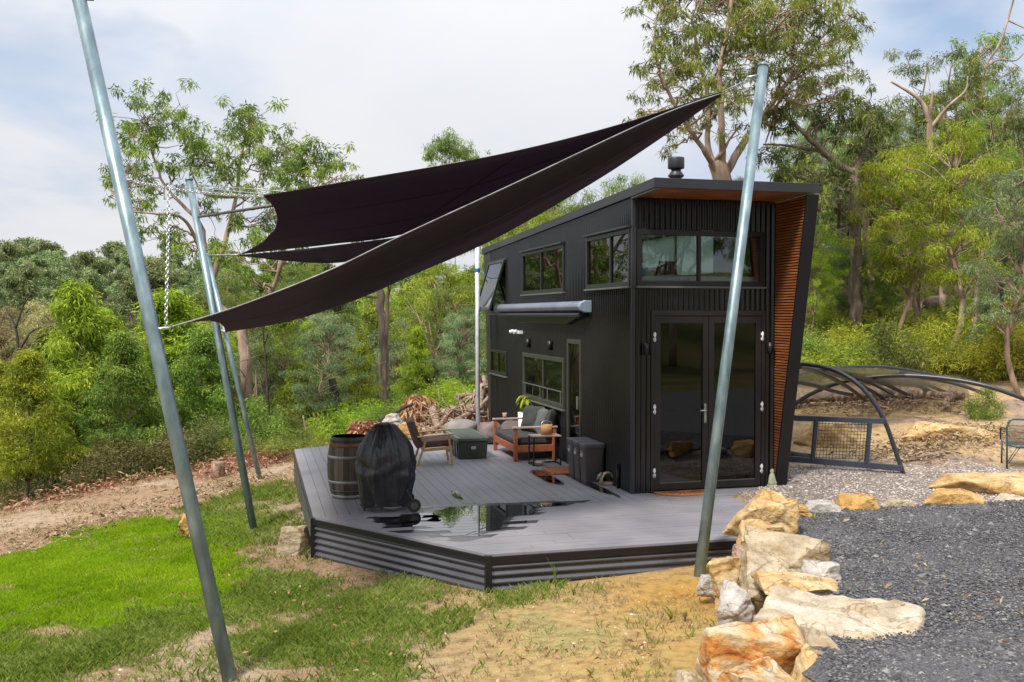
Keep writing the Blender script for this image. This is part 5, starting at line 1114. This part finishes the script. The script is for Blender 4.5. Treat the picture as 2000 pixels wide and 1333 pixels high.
def hash_(s_): return sum(ord(c)*(i+1) for i, c in enumerate(s_)) % 97
NAMES = {'sapling': ('gum_sapling', 'tree'), 'slim': ('slender_gum', 'tree'), 'gum': ('gum_tree', 'tree'), 'shrub': ('bush', 'bush'), 'fern': ('bracken', 'bush'), 'ridge': ('distant_gum', 'tree')}
rt = random.Random(77)
def tree(kind, x, Y, ytop, leaf, label, group=None, wk=1., var=None, base=None):
    """stands at pixel column x and distance Y on the ground; its top reaches ytop"""
    X = (x-1000)/FPX*Y; g = gz(X, Y); zt_ = at(x, ytop, Y).z; tm, co, H = get_templ(kind, rt.randrange(3) if var is None else var); s_ = max(.12, (zt_-g)/H)
    nm, cat = NAMES[kind]; o = thing(nm, label, cat, (X, Y, g-.05), rt.uniform(0, 6.28), group); o.scale = (s_*wk, s_*wk, s_)
    for nme, me in (('trunk', tm), ('crown', co)):
        c = bpy.data.objects.new(nme, me); COL.objects.link(c); c.parent = o
        if nme == 'crown': c.material_slots[0].link = 'OBJECT'; c.material_slots[0].material = LEAF[leaf]
    return o
def custom_tree(name, label, trunks, clumps, leaf, bark, Y, L, Wd, dens, seed, cat='tree', droop=.6, ydep=1.2):
    """trunks: list of ([(x, y, dY)], r0, r1) polylines; clumps: (x, y, r) all in photo pixels at distance Y"""
    rs = np.random.RandomState(seed); o = thing(name, label, cat, (0,0,0)); mb = MB(); nodes = []; root = None
    for pl, r0, r1 in trunks:
        cv = [at(x, y, Y+dy) for x, y, dy in pl]; n = 5*len(cv); P = [interp(cv, i/n) for i in range(n+1)]
        if root is None: root = P[0].copy(); o.location = root
        for i in range(1, n): P[i] += Vector(rs.normal(0, min(r1*.3, .02), 3))
        mb.tube([p-root for p in P], [r0+(r1-r0)*(i/n)**.8 for i in range(n+1)], 10); nodes += [(p, r0+(r1-r0)*(i/n)**.8) for i, p in enumerate(P) if i > n*.25]
    C = []; Rd = []; nl = []
    for (x, y, r) in clumps:
        rm = r*Y/FPX; c = at(x, y, Y+rs.normal(0, ydep)); nd = min(nodes, key=lambda q: (q[0]-c).length+max(0, q[0].z-c.z+.3)*1.5); P = branch(mb, nd[0]-root, c-root, min(.07, nd[1]*.6), .012, rs, 6, 5, .1, .07)
        nsub = max(5, int(13*(rm/.6)**1.3))
        for k in range(nsub):
            cc = c+Vector(rs.normal(0, rm*.56, 3)); s_ = rm*rs.uniform(.22, .42); C.append(tuple(cc-root)); Rd.append((s_, s_, s_*.85)); nl.append(int(dens*s_*s_*1000*.62)+20)
            branch(mb, P[rs.randint(2, 6)], cc-root, .016, .005, rs, 4, 4, .05, .08)
    mb.build('trunk', MT[bark], o); V, F_, T = clump_leaves(C, Rd, nl, L, Wd, rs, droop); npmesh('crown', V, F_, LEAF[leaf], o, T); return o
# the big spreading gum left of the house
custom_tree('spreading_gum', 'large crooked gum with smooth pink trunk behind the left posts', [
    ([(488,905,0),(484,800,0),(478,690,0),(470,610,.2)], .20, .15),
    ([(472,618,.2),(430,600,.2),(405,520,.4),(392,440,.6),(350,395,.8),(315,350,.8),(292,280,.8)], .12, .025),
    ([(405,520,.4),(360,430,-.4),(300,418,-.8),(245,412,-.9)], .08, .02),
    ([(474,622,.2),(520,590,-.2),(548,520,-.6),(560,470,-.9),(600,400,-1),(628,350,-1)], .10, .02),
    ([(410,560,.3),(440,470,.6),(462,380,.9),(468,320,1),(485,250,1),(490,205,1)], .10, .02),
    ([(462,385,.9),(400,380,1.4),(372,330,1.6)], .06, .02)],
    [(285,222,44),(340,214,36),(250,262,36),(312,272,40),(372,265,38),(268,318,38),(228,330,30),(385,305,40),(340,330,34),(215,372,26),(282,372,36),(262,400,28),
     (440,300,42),(470,232,40),(505,250,42),(545,290,40),(428,345,34),(520,320,42),(575,330,34),(612,292,36),(648,318,34),(672,352,30),(600,362,40),(640,395,32),(555,372,36),(500,372,34),
     (470,430,30),(530,425,34),(580,430,34),(410,410,26),(330,440,30),(365,480,26),(500,470,34),(545,500,34),(590,490,30),(440,500,30),(280,455,24),(625,440,28),(470,540,28),(520,560,26)],
    'mid', 'bark_pale', 29, .17, .034, 1.7, 2)
# tall gum behind the roof
custom_tree('tall_gum', 'tall pale stemmed gum standing high above the house roof', [
    ([(1412,640,0),(1410,480,0),(1412,350,0),(1398,315,0)], .34, .22),
    ([(1412,340,0),(1382,290,.2),(1385,200,.3),(1366,120,.4),(1352,40,.4)], .09, .03),
    ([(1412,340,0),(1410,260,-.3),(1406,150,-.4),(1420,60,-.4),(1440,-60,-.4)], .10, .04),
    ([(1400,340,0),(1372,290,-.5),(1345,250,-.8),(1310,190,-1),(1280,110,-1),(1282,40,-1)], .08, .02),
    ([(1412,350,0),(1445,290,.4),(1480,240,.8),(1530,170,1),(1590,90,1.2),(1640,40,1.2)], .12, .03)],
    [(1280,30,40),(1290,95,34),(1262,165,34),(1300,150,30),(1255,225,24),(1330,60,42),(1350,110,38),(1380,20,50),(1370,170,36),(1330,200,30),(1420,70,46),(1430,0,55),(1450,130,40),(1480,40,50),(1500,110,44),
     (1540,30,50),(1560,90,44),(1600,40,46),(1640,80,40),(1660,120,34),(1620,150,34),(1590,180,30),(1660,30,40),(1530,160,40),(1480,180,34),(1400,215,30),(1345,250,24),(1310,285,20),(1660,190,28),(1560,-20,50),(1300,-20,40),(1350,-40,50),(1440,250,28),(1430,190,32),(1520,220,30),(1300,240,24),(1390,90,44),(1400,150,38),(1450,60,44),(1420,-20,44),(1520,70,44),(1570,140,38),(1600,10,44),(1630,110,36),(1330,150,34),(1310,10,40),(1275,130,30),(1490,140,36),(1550,200,30),(1460,20,44),(1380,240,24)],
    'mid', 'bark_pale', 25, .165, .026, 1.9, 4, droop=.8)
# leaning gum right of the tall one
custom_tree('leaning_gum', 'gum with a heavy limb leaning left behind the leaning post', [
    ([(1672,640,0),(1670,500,0),(1668,380,0),(1660,330,0)], .19, .14),
    ([(1664,340,0),(1610,300,-.3),(1560,250,-.5),(1510,205,-.6)], .12, .035),
    ([(1668,350,0),(1690,280,.3),(1700,210,.4)], .12, .03), ([(1600,295,-.3),(1540,285,-.3),(1490,282,-.4)], .06, .02)],
    [(1560,210,38),(1600,230,34),(1520,240,34),(1640,210,40),(1690,200,42),(1720,240,40),(1650,260,38),(1700,290,40),(1550,300,34),(1530,340,32),(1580,350,36),(1620,330,36),(1670,330,36),(1740,300,36),(1600,390,36),(1640,400,36),(1700,360,40),(1500,310,24),(1560,390,30),(1690,420,36),(1620,440,36)],
    'olive', 'bark', 27, .20, .034, 1.2, 6, droop=.8)
custom_tree('twin_gum', 'pale twin trunk gum with charred bark beyond the barbecue', [
    ([(752,835,0),(750,720,0),(748,640,0),(742,560,0),(735,500,.1)], .17, .12),
    ([(752,830,-.2),(752,700,-.2),(757,600,-.2),(765,540,-.2),(790,470,-.2)], .09, .05), ([(744,560,0),(770,530,0),(800,500,0)], .07, .03)],
    [(715,500,26),(700,530,24),(690,565,24),(728,470,22)], 'olive', 'bark', 31, .2, .034, 1.0, 8)
for (x, yb, ytp, Y, lab_) in ((1700, 690, 300, 29, 'reddish gum trunk nearest the house among the right hand trees'), (1855, 640, 230, 33, 'leaning reddish trunk above the fallen log'), (1925, 600, 120, 36, 'tall reddish trunk right of the fallen log')):
    custom_tree('bare_trunk_gum', lab_, [([(x+12,yb+40,0),(x+4,yb-80,0),(x-6,(yb+ytp)/2,0),(x-18,ytp,0)], .17, .06)], [(x-40,ytp-10,34),(x+20,ytp-30,36),(x-10,ytp+30,34),(x+45,ytp+25,30),(x-60,ytp+50,28),(x+10,ytp+80,28)], 'mid', 'bark_pale', Y, .2, .034, 1.1, int(x))
def bare(label, trunks, Y, bark, seed):
    rs = np.random.RandomState(seed); mb = MB(); root = None
    for pl, r0, r1 in trunks:
        P = [at(x, y, Y) for x, y in pl]; root = root or P[0].copy(); n = 4*len(P); q = [interp(P, i/n)-root for i in range(n+1)]; mb.tube(q, [r0+(r1-r0)*i/n for i in range(n+1)], 7)
    o = tag(mb.build('dead_tree', MT[bark]), label, 'dead tree'); o.location = root; return o
bare('bare dead branches against the sky at the top right', [([(1890,330),(1915,200),(1925,130),(1950,90),(1968,40),(1985,-20)], .09, .025), ([(1925,132),(1950,117),(1985,118),(2010,90)], .045, .015), ([(1968,40),(2010,60)], .03, .012), ([(1950,92),(1962,100),(1966,80)], .02, .01)], 34, 'bark_pale', 1)
bare('white forked dead limbs in the crowns right of the house', [([(1815,300),(1815,240),(1800,200),(1775,180),(1740,160)], .12, .025), ([(1812,240),(1818,210),(1822,178)], .07, .03), ([(1818,250),(1850,210),(1885,178),(1890,150)], .06, .02)], 30, 'bark_pale', 2)
bare('pale leafless twisted tree left of the bright saplings', [([(28,760),(35,690),(30,640),(10,600)], .08, .02), ([(34,690),(60,650),(80,640)], .05, .015), ([(31,640),(45,600),(60,575)], .04, .015)], 30, 'bark_dark', 3)
bare('blackened leaning stump trunk in the bush behind the barbecue', [([(660,812),(655,770),(648,740)], .14, .10)], 27, 'bark_dark', 4)

# left side, by hand
FL = 'young gums on the slope left of the deck'
for x, Y, yt, k, lf, lab_, wk in [
  (150,24,553,'sapling','bright','tallest bright green sapling with pointed top left of the nearest post',1.15),
  (208,25,618,'sapling','bright','bright sapling joined to the right side of the pointed one',1.2),
  (105,26,640,'sapling','mid','leafy sapling filling the gap left of the pointed one',1.3),
  (52,21,688,'sapling','bright','shorter yellow green sapling at the left picture edge',1.35),
  (330,27,568,'sapling','bright','broad bright green sapling directly behind the nearest post',1.6),
  (238,23,650,'sapling','mid','darker sapling between the pointed sapling and the nearest post',1.3),
  (395,25,640,'sapling','mid','leafy sapling between the nearest and middle posts',1.35),
  (15,34,600,'slim','tan','sparse dry looking tan tree at the far left',1.3),
  (90,38,590,'slim','tan','second dry tan tree behind the shorter sapling',1.2),
  (560,30,640,'slim','mid','slender gum right of the farthest left post',1.1),
  (630,27,615,'slim','grey','grey green drooping gum under the lower sail',1.25),
  (700,29,650,'sapling','bright','bright sapling left of the twin trunk gum',1.),
  (815,29,640,'sapling','bright','bright sapling right of the twin trunk gum',1.),
  (880,45,515,'slim','bright','tall bright gum beside the upright rear post',1.5),
  (905,28,600,'slim','grey','grey green gum partly behind the upright rear post',1.2),
  (850,36,540,'gum','mid','tall gum rising behind the log pile',1.),
  (1860,24,250,'slim','bright','tall bright green gum right of the house wing',1.15),
  (1765,26,300,'slim','bright','bright green gum halfway between house and right edge',1.2),
  (1985,20,330,'slim','grey','weeping pale green gum at the right picture edge',1.1),
  (1925,23,590,'sapling','grey','weeping grey green sapling above the hoop frame',1.1),
  (1930,30,200,'gum','mid','leafy gum below the bare dead branches',1.),
  (1840,33,85,'gum','olive','highest leafy gum at the upper right',1.),
  (1990,31,150,'gum','olive','dark leafy gum at the top right edge',1.),
  (1585,27,440,'slim','bright','bright slender gum touching the house wing edge',1.2),
  (1650,28,470,'slim','grey','grey green slender gum near the house wing',1.1)]: tree(k, x, Y, yt, lf, lab_, None, wk)
rz2 = random.Random(5)
def zone(n, x0, x1, Y0, Y1, t0, t1, kinds, leaves, label, group, wk=(.9, 1.35)):
    for i in range(n):
        Y = Y0+(Y1-Y0)*((i+rz2.random())/n); x = x0+(x1-x0)*(((i*.618034)+rz2.random()*.12) % 1); f = (Y-Y0)/(Y1-Y0); tree(rz2.choice(kinds), x, Y, t1+(t0-t1)*f+rz2.uniform(-25, 25), rz2.choice(leaves), label, group, rz2.uniform(*wk))
zone(20, -60, 460, 29, 52, 590, 690, ['sapling', 'slim', 'sapling'], ['bright', 'bright', 'mid', 'olive'], 'green young gum in the thicket left of the leaning posts', 'gums in the left thicket')
zone(34, 430, 960, 28, 58, 560, 720, ['slim', 'sapling', 'slim', 'sapling'], ['mid', 'bright', 'grey', 'olive'], 'green young gum in the thicket between the left posts and the house', 'gums in the middle thicket')
zone(16, 400, 1000, 55, 85, 520, 580, ['gum', 'slim'], ['mid', 'olive'], 'taller gum deep behind the middle thicket', 'gums behind the middle thicket')
zone(14, 960, 1560, 34, 60, 340, 440, ['gum', 'slim'], ['mid', 'bright', 'olive'], 'leafy gum rising behind the house roof', 'gums behind the house roof', (.8, 1.1))
zone(36, 1540, 2080, 26, 48, 220, 500, ['slim', 'gum', 'sapling', 'slim'], ['mid', 'bright', 'bright', 'mid', 'grey'], 'leafy gum in the forest right of the house', 'gums in the right forest', (.8, 1.2))
zone(16, 1540, 2120, 48, 75, 200, 330, ['gum'], ['mid', 'olive'], 'tall gum at the back of the right forest', 'gums at the back of the right forest')
zone(64, -140, 480, 80, 140, 476, 545, ['ridge'], ['far'], 'far gum with haze tinted leaves in the treeline on the left ridge', 'gums on the left ridge', (.8, 1.3))
zone(40, 430, 1000, 95, 145, 505, 560, ['ridge'], ['far', 'mid'], 'far gum in the treeline seen under the sails', 'gums on the middle ridge', (.8, 1.3))
custom_tree('tall_gum', 'thin far gum whose small crown shows above the upper sail', [([(890,620,0),(888,450,0),(880,350,0),(876,290,0)], .10, .03), ([(884,380,0),(905,330,0),(925,310,0)], .04, .02)], [(858,290,22),(880,278,22),(905,294,20),(842,304,16),(926,312,16),(890,300,18)], 'mid', 'bark', 170, .5, .10, .02, 12)
for x, Y, yt, lb in ((1015,62,290,'gum crown meeting the sky between the sail and the roof'),(1095,44,365,'leafy gum crown above the far end of the roof'),(1180,42,338,'drooping gum crown above the middle of the roof')): tree('gum', x, Y, yt, 'mid', lb, None, .8)
st = random.Random(12)
for i in range(26):
    x = st.choice([st.uniform(0, 460), st.uniform(430, 950), st.uniform(1560, 1990)]); Y = st.uniform(23, 34); X = (x-1000)/FPX*Y; g = gz(X, Y); hgt = st.uniform(2.5, 5.5); ln = st.uniform(-.12, .12)*hgt; mb = MB()
    P = [Vector((ln*t_+.06*math.sin(t_*5+i), .05*math.cos(t_*4+i), hgt*t_-.1)) for t_ in [k/8 for k in range(9)]]; r0 = st.uniform(.04, .085); mb.tube(P, [r0*(1-.6*k/8) for k in range(9)], 8)
    for k in range(3): a_ = P[4+k]; mb.tube([a_, a_+Vector((st.uniform(-.5,.5), st.uniform(-.3,.3), .4)), a_+Vector((st.uniform(-.9,.9), st.uniform(-.4,.4), st.uniform(.6,1.1)))], [.022, .014, .006], 5)
    o = tag(mb.build('thin_dead_tree', MT[st.choice(['bark_pale', 'bark', 'bark_dark'])]), 'thin leafless tree standing among the leafy gums of the thicket', 'dead tree', 'thin dead trees in the thickets'); o.location = (X, Y, g)
# bushes and bracken
def bushes(n, x0, x1, Y0, Y1, kinds, leaves, label, group, h=(.7, 1.7)):
    for i in range(n):
        Y = Y0+(Y1-Y0)*((i*.618+rz2.random()*.2) % 1); x = x0+(x1-x0)*(i+rz2.random())/n; X = (x-1000)/FPX*Y; k = rz2.choice(kinds); p = Vector((X, Y, gz(X, Y)+rz2.uniform(*h))); yt = px(p)[1]; tree(k, x, Y, float(yt), rz2.choice(leaves), label, group, rz2.uniform(1., 1.6))
bushes(20, -40, 560, 19.5, 28, ['shrub'], ['olive', 'under', 'olive', 'mid', 'under'], 'low green bush at the foot of the left thicket', 'bushes below the left thicket')
bushes(22, 520, 950, 25, 31, ['shrub', 'fern'], ['olive', 'mid', 'under', 'bright'], 'low bush at the foot of the middle thicket', 'bushes below the middle thicket', (.6, 1.5))
bushes(34, 1550, 2040, 21.5, 30, ['fern', 'shrub', 'shrub'], ['yellow', 'mid', 'yellow', 'olive', 'bright'], 'yellow green bracken clump on the bank behind the hoop frame', 'bracken behind the hoop frame', (.8, 1.8))
bushes(10, 430, 580, 21, 24, ['fern', 'shrub'], ['mid', 'yellow', 'olive'], 'bright low bush beyond the dirt bank by the left posts', 'bushes by the left posts', (.6, 1.3))
tree('shrub', 1925, 18.2, 735, 'mid', 'dark rounded bush under the right end of the hoop frame', None, 1.0)
# trees on the bank behind the photographer (seen mirrored in the glass)
for i in range(22):
    Y = -5-rt.uniform(0, 15); X = -16+i*1.9; g = gz(X, Y); k = ('gum', 'slim', 'sapling')[i % 3]; tm, co, H = get_templ(k, i % 3); nm, cat = NAMES[k]
    o = thing(nm, 'gum standing behind the camera, mirrored in the house glass', cat, (X, Y, g), i*1.3, 'gums behind the camera'); s_ = rt.uniform(.8, 1.1); o.scale = (s_, s_, s_)
    for nme, me in (('trunk', tm), ('crown', co)): c = bpy.data.objects.new(nme, me); COL.objects.link(c); c.parent = o
# ground cover of the woods: one mass
rs = np.random.RandomState(3); n = 52000; X = rs.uniform(-26, 20, n); Y = rs.uniform(19, 60, n)**1.0
dL = np.full(n, -99.)
for (x0,y0),(x1,y1) in LINES: l = math.hypot(x1-x0, y1-y0); dL = np.maximum(dL, (X-x0)*-(y1-y0)/l+(Y-y0)*(x1-x0)/l)
ok = ((dL > .4) & (X < 3)) | ((X >= 3) & (Y > 22.5)); X, Y = X[ok], Y[ok]; n = len(X); C = np.column_stack([X, Y, ground_h(X, Y)+.05]); clt = fbm(X*.6, Y*.6, 2)
C = np.repeat(C, 3, 0)+rs.normal(size=(3*n, 3))*[.12,.12,.05]; D = rs.normal(size=C.shape)*.6; D[:, 2] = np.abs(D[:, 2])+.5
V, F_, T = fastleaf(C, D, rs.uniform(.06, .24, 3*n), rs.uniform(.015, .04, 3*n), rs, np.clip(np.repeat(clt, 3)*.7+rs.rand(3*n)*.4, 0, 1)); tag(npmesh('undergrowth', V, F_, LEAF['under'], tone=T), kind='stuff')

# ------------------------------------------------------------------ grass, weeds, stones
def inpoly(x, y, poly):
    r_ = np.zeros(len(x), bool); n = len(poly)
    for i in range(n):
        (x0, y0), (x1, y1) = poly[i], poly[(i+1) % n]; c = ((y0 > y) != (y1 > y)) & (x < (x1-x0)*(y-y0)/(y1-y0+1e-9)+x0); r_ ^= c
    return r_
def gpoly(pix): return [tuple(gpt(x, y)[:2]) for x, y in pix]
def soft(x, y, poly, wob, sd, rs): return inpoly(x+(fbm(x*2, y*2, sd)-.5)*wob*2, y+(fbm(x*2, y*2, sd+9)-.5)*wob*2, poly)
lawn = gpoly([(-30,1115),(90,1072),(200,1032),(300,1020),(370,1018),(420,1010),(470,1015),(455,1060),(440,1110),(470,1165),(430,1200),(330,1195),(300,1215),(200,1235),(80,1240),(-30,1265)])
rough = [gpoly(q) for q in ([(390,985),(470,960),(560,940),(582,990),(600,1100),(560,1120),(480,1100),(430,1060),(400,1030)], [(-30,1240),(120,1230),(300,1205),(440,1165),(520,1110),(640,1130),(860,1130),(900,1165),(840,1215),(800,1250),(760,1345),(-30,1345)], [(860,1120),(960,1150),(1100,1130),(1140,1150),(1000,1185),(880,1180)], [(1240,1180),(1310,1190),(1400,1220),(1390,1290),(1330,1300),(1260,1260)], [(1130,1290),(1350,1290),(1340,1345),(1100,1345)], [(800,1230),(1150,1180),(1380,1180),(1380,1345),(760,1345)])]
rdens = [.55, 1., .6, .04, .06, .015]; bare_ = [gpoly(q) for q in ([(20,1240),(110,1205),(200,1200),(210,1240),(120,1262),(30,1265)], [(320,1275),(440,1215),(580,1195),(600,1215),(480,1240),(400,1300),(320,1310)], [(540,1085),(610,1105),(760,1130),(700,1155),(600,1130),(520,1110)], [(140,1300),(300,1290),(280,1340),(100,1345)])]
def blades(name, n, box, densf, hgt, wd, mat, seed, lean=.5, tuft=0):
    rs = np.random.RandomState(seed); x = rs.uniform(box[0], box[1], n); y = rs.uniform(box[2], box[3], n); keep = rs.rand(n) < densf(x, y, rs); x, y = x[keep], y[keep]
    if tuft: x = np.repeat(x, tuft)+rs.normal(0, .022, len(x)*tuft); y = np.repeat(y, tuft)+rs.normal(0, .022, len(y)*tuft)
    k = len(x); z = ground_h(x, y)-.012; sz = .55+.9*fbm(x*1.6, y*1.6, seed+4); h = hgt*sz*rs.uniform(.5, 1.3, k); q = rs.uniform(0, 6.283, k); ln = rs.uniform(.15, 1, k)*lean*h
    b_ = np.column_stack([x, y, z]); sx = np.column_stack([np.cos(q), np.sin(q), 0*q]); fw = np.column_stack([-np.sin(q), np.cos(q), 0*q]); w2_ = wd*rs.uniform(.7, 1.4, k)
    m_ = b_+fw*(ln*.3)[:, None]; m_[:, 2] += h*.6; tp = b_+fw*ln[:, None]; tp[:, 2] += h
    V = np.stack([b_-sx*w2_[:, None]/2, b_+sx*w2_[:, None]/2, m_+sx*w2_[:, None]*.35, tp, m_-sx*w2_[:, None]*.35], 1).reshape(-1, 3); F_ = np.arange(5*k).reshape(k, 5)
    tn = np.clip(.55*fbm(x*2.5, y*2.5, seed)+.5*rs.rand(k), 0, 1); return tag(npmesh(name, V, F_, mat, tone=np.repeat(tn, 5)), kind='stuff')
def nobare(x, y):
    r_ = np.ones(len(x))
    for p in bare_: r_ *= sum(np.where(soft(x+a_, y+b_, p, .4, 41+c_, None), .015, .25) for c_, (a_, b_) in enumerate(((.12,.06),(-.12,.08),(0,-.15),(.05,.18))))
    return r_
def under_deck(x, y):
    u = (x-O.x)*UV.x+(y-O.y)*UV.y; v_ = (x-O.x)*VV.x+(y-O.y)*VV.y; return inpoly(u, v_, [A_, B_, C_, D_, E_, (2.4, 8.5), (0, 8.5)])
def d_lawn(x, y, rs): return sum(np.where(soft(x+dx_, y+dy_, lawn, .6, 12+k_, rs), .2, 0) for k_, (dx_, dy_) in enumerate(((0,0),(.25,.1),(-.25,.15),(.1,-.35),(-.1,.35))))*(.25+.75*sstep(.3, .55, fbm(x*2.6, y*2.6, 6)))*nobare(x, y)
def d_rough(x, y, rs):
    d = np.zeros(len(x))
    for p, k in zip(rough, rdens): d = np.maximum(d, sum(np.where(soft(x+a_, y+b_, p, .5, 22+c_, rs), k/4, 0) for c_, (a_, b_) in enumerate(((.2,.1),(-.2,.1),(0,-.25),(.05,.3)))))
    return d*sstep(.20, .72, fbm(x*1.8, y*1.8, 15))*nobare(x, y)*np.where(under_deck(x, y), 0, 1)
GR = {'lawn': leafmat('lawn_green', (.14, .215, .008), (.33, .47, .014), (.52, .61, .04), .45), 'rough': leafmat('rough_grass_green', (.11, .17, .022), (.25, .34, .05), (.47, .50, .17), .42), 'dry': leafmat('dry_straw', (.24, .19, .09), (.40, .32, .16), (.55, .46, .28), .2)}
blades('lawn_grass', 620000, (-7.5, -2.2, 8, 15), d_lawn, .055, .0048, GR['lawn'], 1, .8)
blades('rough_grass', 200000, (-5.6, 2.2, 6.9, 21), d_rough, .07, .0042, GR['rough'], 2, 1.0, 4)
blades('dry_grass', 110000, (-9, 2.2, 6.9, 20), lambda x, y, rs: .22*sstep(.38, .62, fbm(x*2, y*2, 55))*np.where(under_deck(x, y), 0, 1), .05, .0035, GR['dry'], 5, 1.1, 3)
m_ = (np.abs(GX) < 10) & (GY > 6) & (GY < 22); fx, fy = GX[m_], GY[m_]; gd = np.clip(d_lawn(fx, fy, None), 0, 1)*.9; gr = np.clip(d_rough(fx, fy, None)*1.1, 0, 1)*.75
cc = col[m_]; cc = cc*(1-gd[:, None])+np.array((.16, .21, .018))*gd[:, None]; gr = np.where(gd > .2, 0, gr); cc = cc*(1-gr[:, None])+np.array((.20, .19, .07))*gr[:, None]; col[m_] = cc
ca.data.foreach_set('color', np.concatenate([col.reshape(-1, 3), np.ones((GX.size, 1))], 1).astype(np.float32).ravel())
# the tall weed at the deck front, and tufts
def weed(label, p, h, n, seed, leaf='mid', spread=.6, name='weed'):
    rs = np.random.RandomState(seed); mb = MB(); tone = []
    for i in range(n):
        q = rs.uniform(0, 6.28); hh = h*rs.uniform(.35, 1); sp = spread*hh*rs.uniform(.2, 1); d = Vector((math.cos(q), math.sin(q), 0)); s_ = Vector((-d.y, d.x, 0))*.006
        rows = [[d*sp*t_*t_+Vector((0,0,hh*(t_-.25*t_*t_)))+s_*k*(1-t_*.9) for k in (-1, 1)] for t_ in (0, .3, .6, .85, 1)]; mb.grid(rows); tone += [rs.rand()]*10
    o = tag(mb.build(name, LEAF[leaf], tone=tone), label, 'weed'); o.location = p; return o
weed('tall seeding weed growing against the front deck skirting', gpt(1085, 1148), .42, 16, 3, 'mid', .35)
weed('grass tuft at the right foot of the deck skirting', gpt(1120, 1165), .18, 26, 4, 'mid')
weed('small green tuft below the leaning right post', gpt(1338, 1215), .18, 30, 6, 'olive'); weed('yellowish tuft left of the orange streaked boulder', gpt(1310, 1218), .2, 26, 7, 'yellow')
weed('bushy tuft at the foot of the left deck corner', gpt(600, 1098), .2, 34, 8, 'mid'); weed('green tuft near the middle of the front skirting', gpt(790, 1135), .2, 34, 9, 'mid'); weed('dry tuft on the gravel behind the topmost boulder', gpt(1590, 1020), .16, 24, 10, 'tan')
def stones(name, n, xy, size, stops, seed, lift=0):
    rs = np.random.RandomState(seed); X, Y = xy(rs, n); n = len(X); Z = ground_h(X, Y)+lift; s_ = rs.uniform(size[0], size[1], n)*(1+1.2*(rs.rand(n) > .97)); base = np.array([(1,0,0),(-1,0,0),(0,1,0),(0,-1,0),(0,0,.6),(0,0,-.6)], float)
    V = base[None]*(s_[:, None, None])*rs.uniform(.55, 1.25, (n, 6, 1)); q = rs.uniform(0, 6.283, n); c, s2 = np.cos(q)[:, None], np.sin(q)[:, None]; V = np.stack([V[..., 0]*c-V[..., 1]*s2, V[..., 0]*s2+V[..., 1]*c, V[..., 2]], -1); V += np.column_stack([X, Y, Z])[:, None]
    f = np.array([(0,2,4),(2,1,4),(1,3,4),(3,0,4),(2,0,5),(1,2,5),(3,1,5),(0,3,5)]); F_ = (f[None]+6*np.arange(n)[:, None, None]).reshape(-1, 3)
    m, t, b = newmat(name+'_stone'); a = t.nodes.new('ShaderNodeAttribute'); a.attribute_name = 'tone'; r_ = ramp(t, stops); t.links.new(a.outputs['Fac'], r_.inputs[0]); t.links.new(r_.outputs[0], b.inputs['Base Color']); b.inputs['Roughness'].default_value = .85
    return tag(npmesh(name, V.reshape(-1, 3), F_, m, tone=np.repeat(rs.rand(n), 6)), kind='stuff')
def dxy(rs, n):
    y = 5.2+8.*rs.rand(n)**1.35; x = rs.uniform(1.4, 7.0, n); xb_ = np.interp(y, [2, 6.3, 8.2, 10.2, 11.0], [1.3, 1.98, 2.47, 2.78, 2.95]); ok = (x > xb_) & (y < 11.0+.23*np.clip(x-3, 0, 12)) & (x < y*.60); return x[ok], y[ok]
stones('gravel_stones', 74000, dxy, (.006, .017), [(.0, (.022, .022, .026)), (.55, (.078, .076, .080)), (.9, (.16, .15, .145)), (1., (.25, .23, .21))], 1, .028)
def pxy(rs, n):
    x = rs.uniform(3.0, 9.5, n); y = rs.uniform(11.2, 15.6, n); ok = (y > 11.2+.23*np.clip(x-3, 0, 12)) & (fbm(x*1.2, y*1.2, 7)+(15.-y)*.28 > .62) & (x < y*.58); return x[ok], y[ok]
stones('pebbles', 26000, pxy, (.008, .022), [(.0, (.12, .10, .085)), (.5, (.28, .23, .20)), (1., (.52, .46, .42))], 2, .004)
def sxy(rs, n): x = rs.uniform(-8, 2.2, n); y = rs.uniform(7, 19, n); ok = (fbm(x*1.5, y*1.5, 70) > .5) & ~under_deck(x, y); return x[ok], y[ok]
stones('soil_pebbles', 4200, sxy, (.005, .018), [(.0, (.26, .18, .11)), (.6, (.46, .36, .25)), (1., (.62, .55, .45))], 3, .002)
bpy.context.view_layer.update()
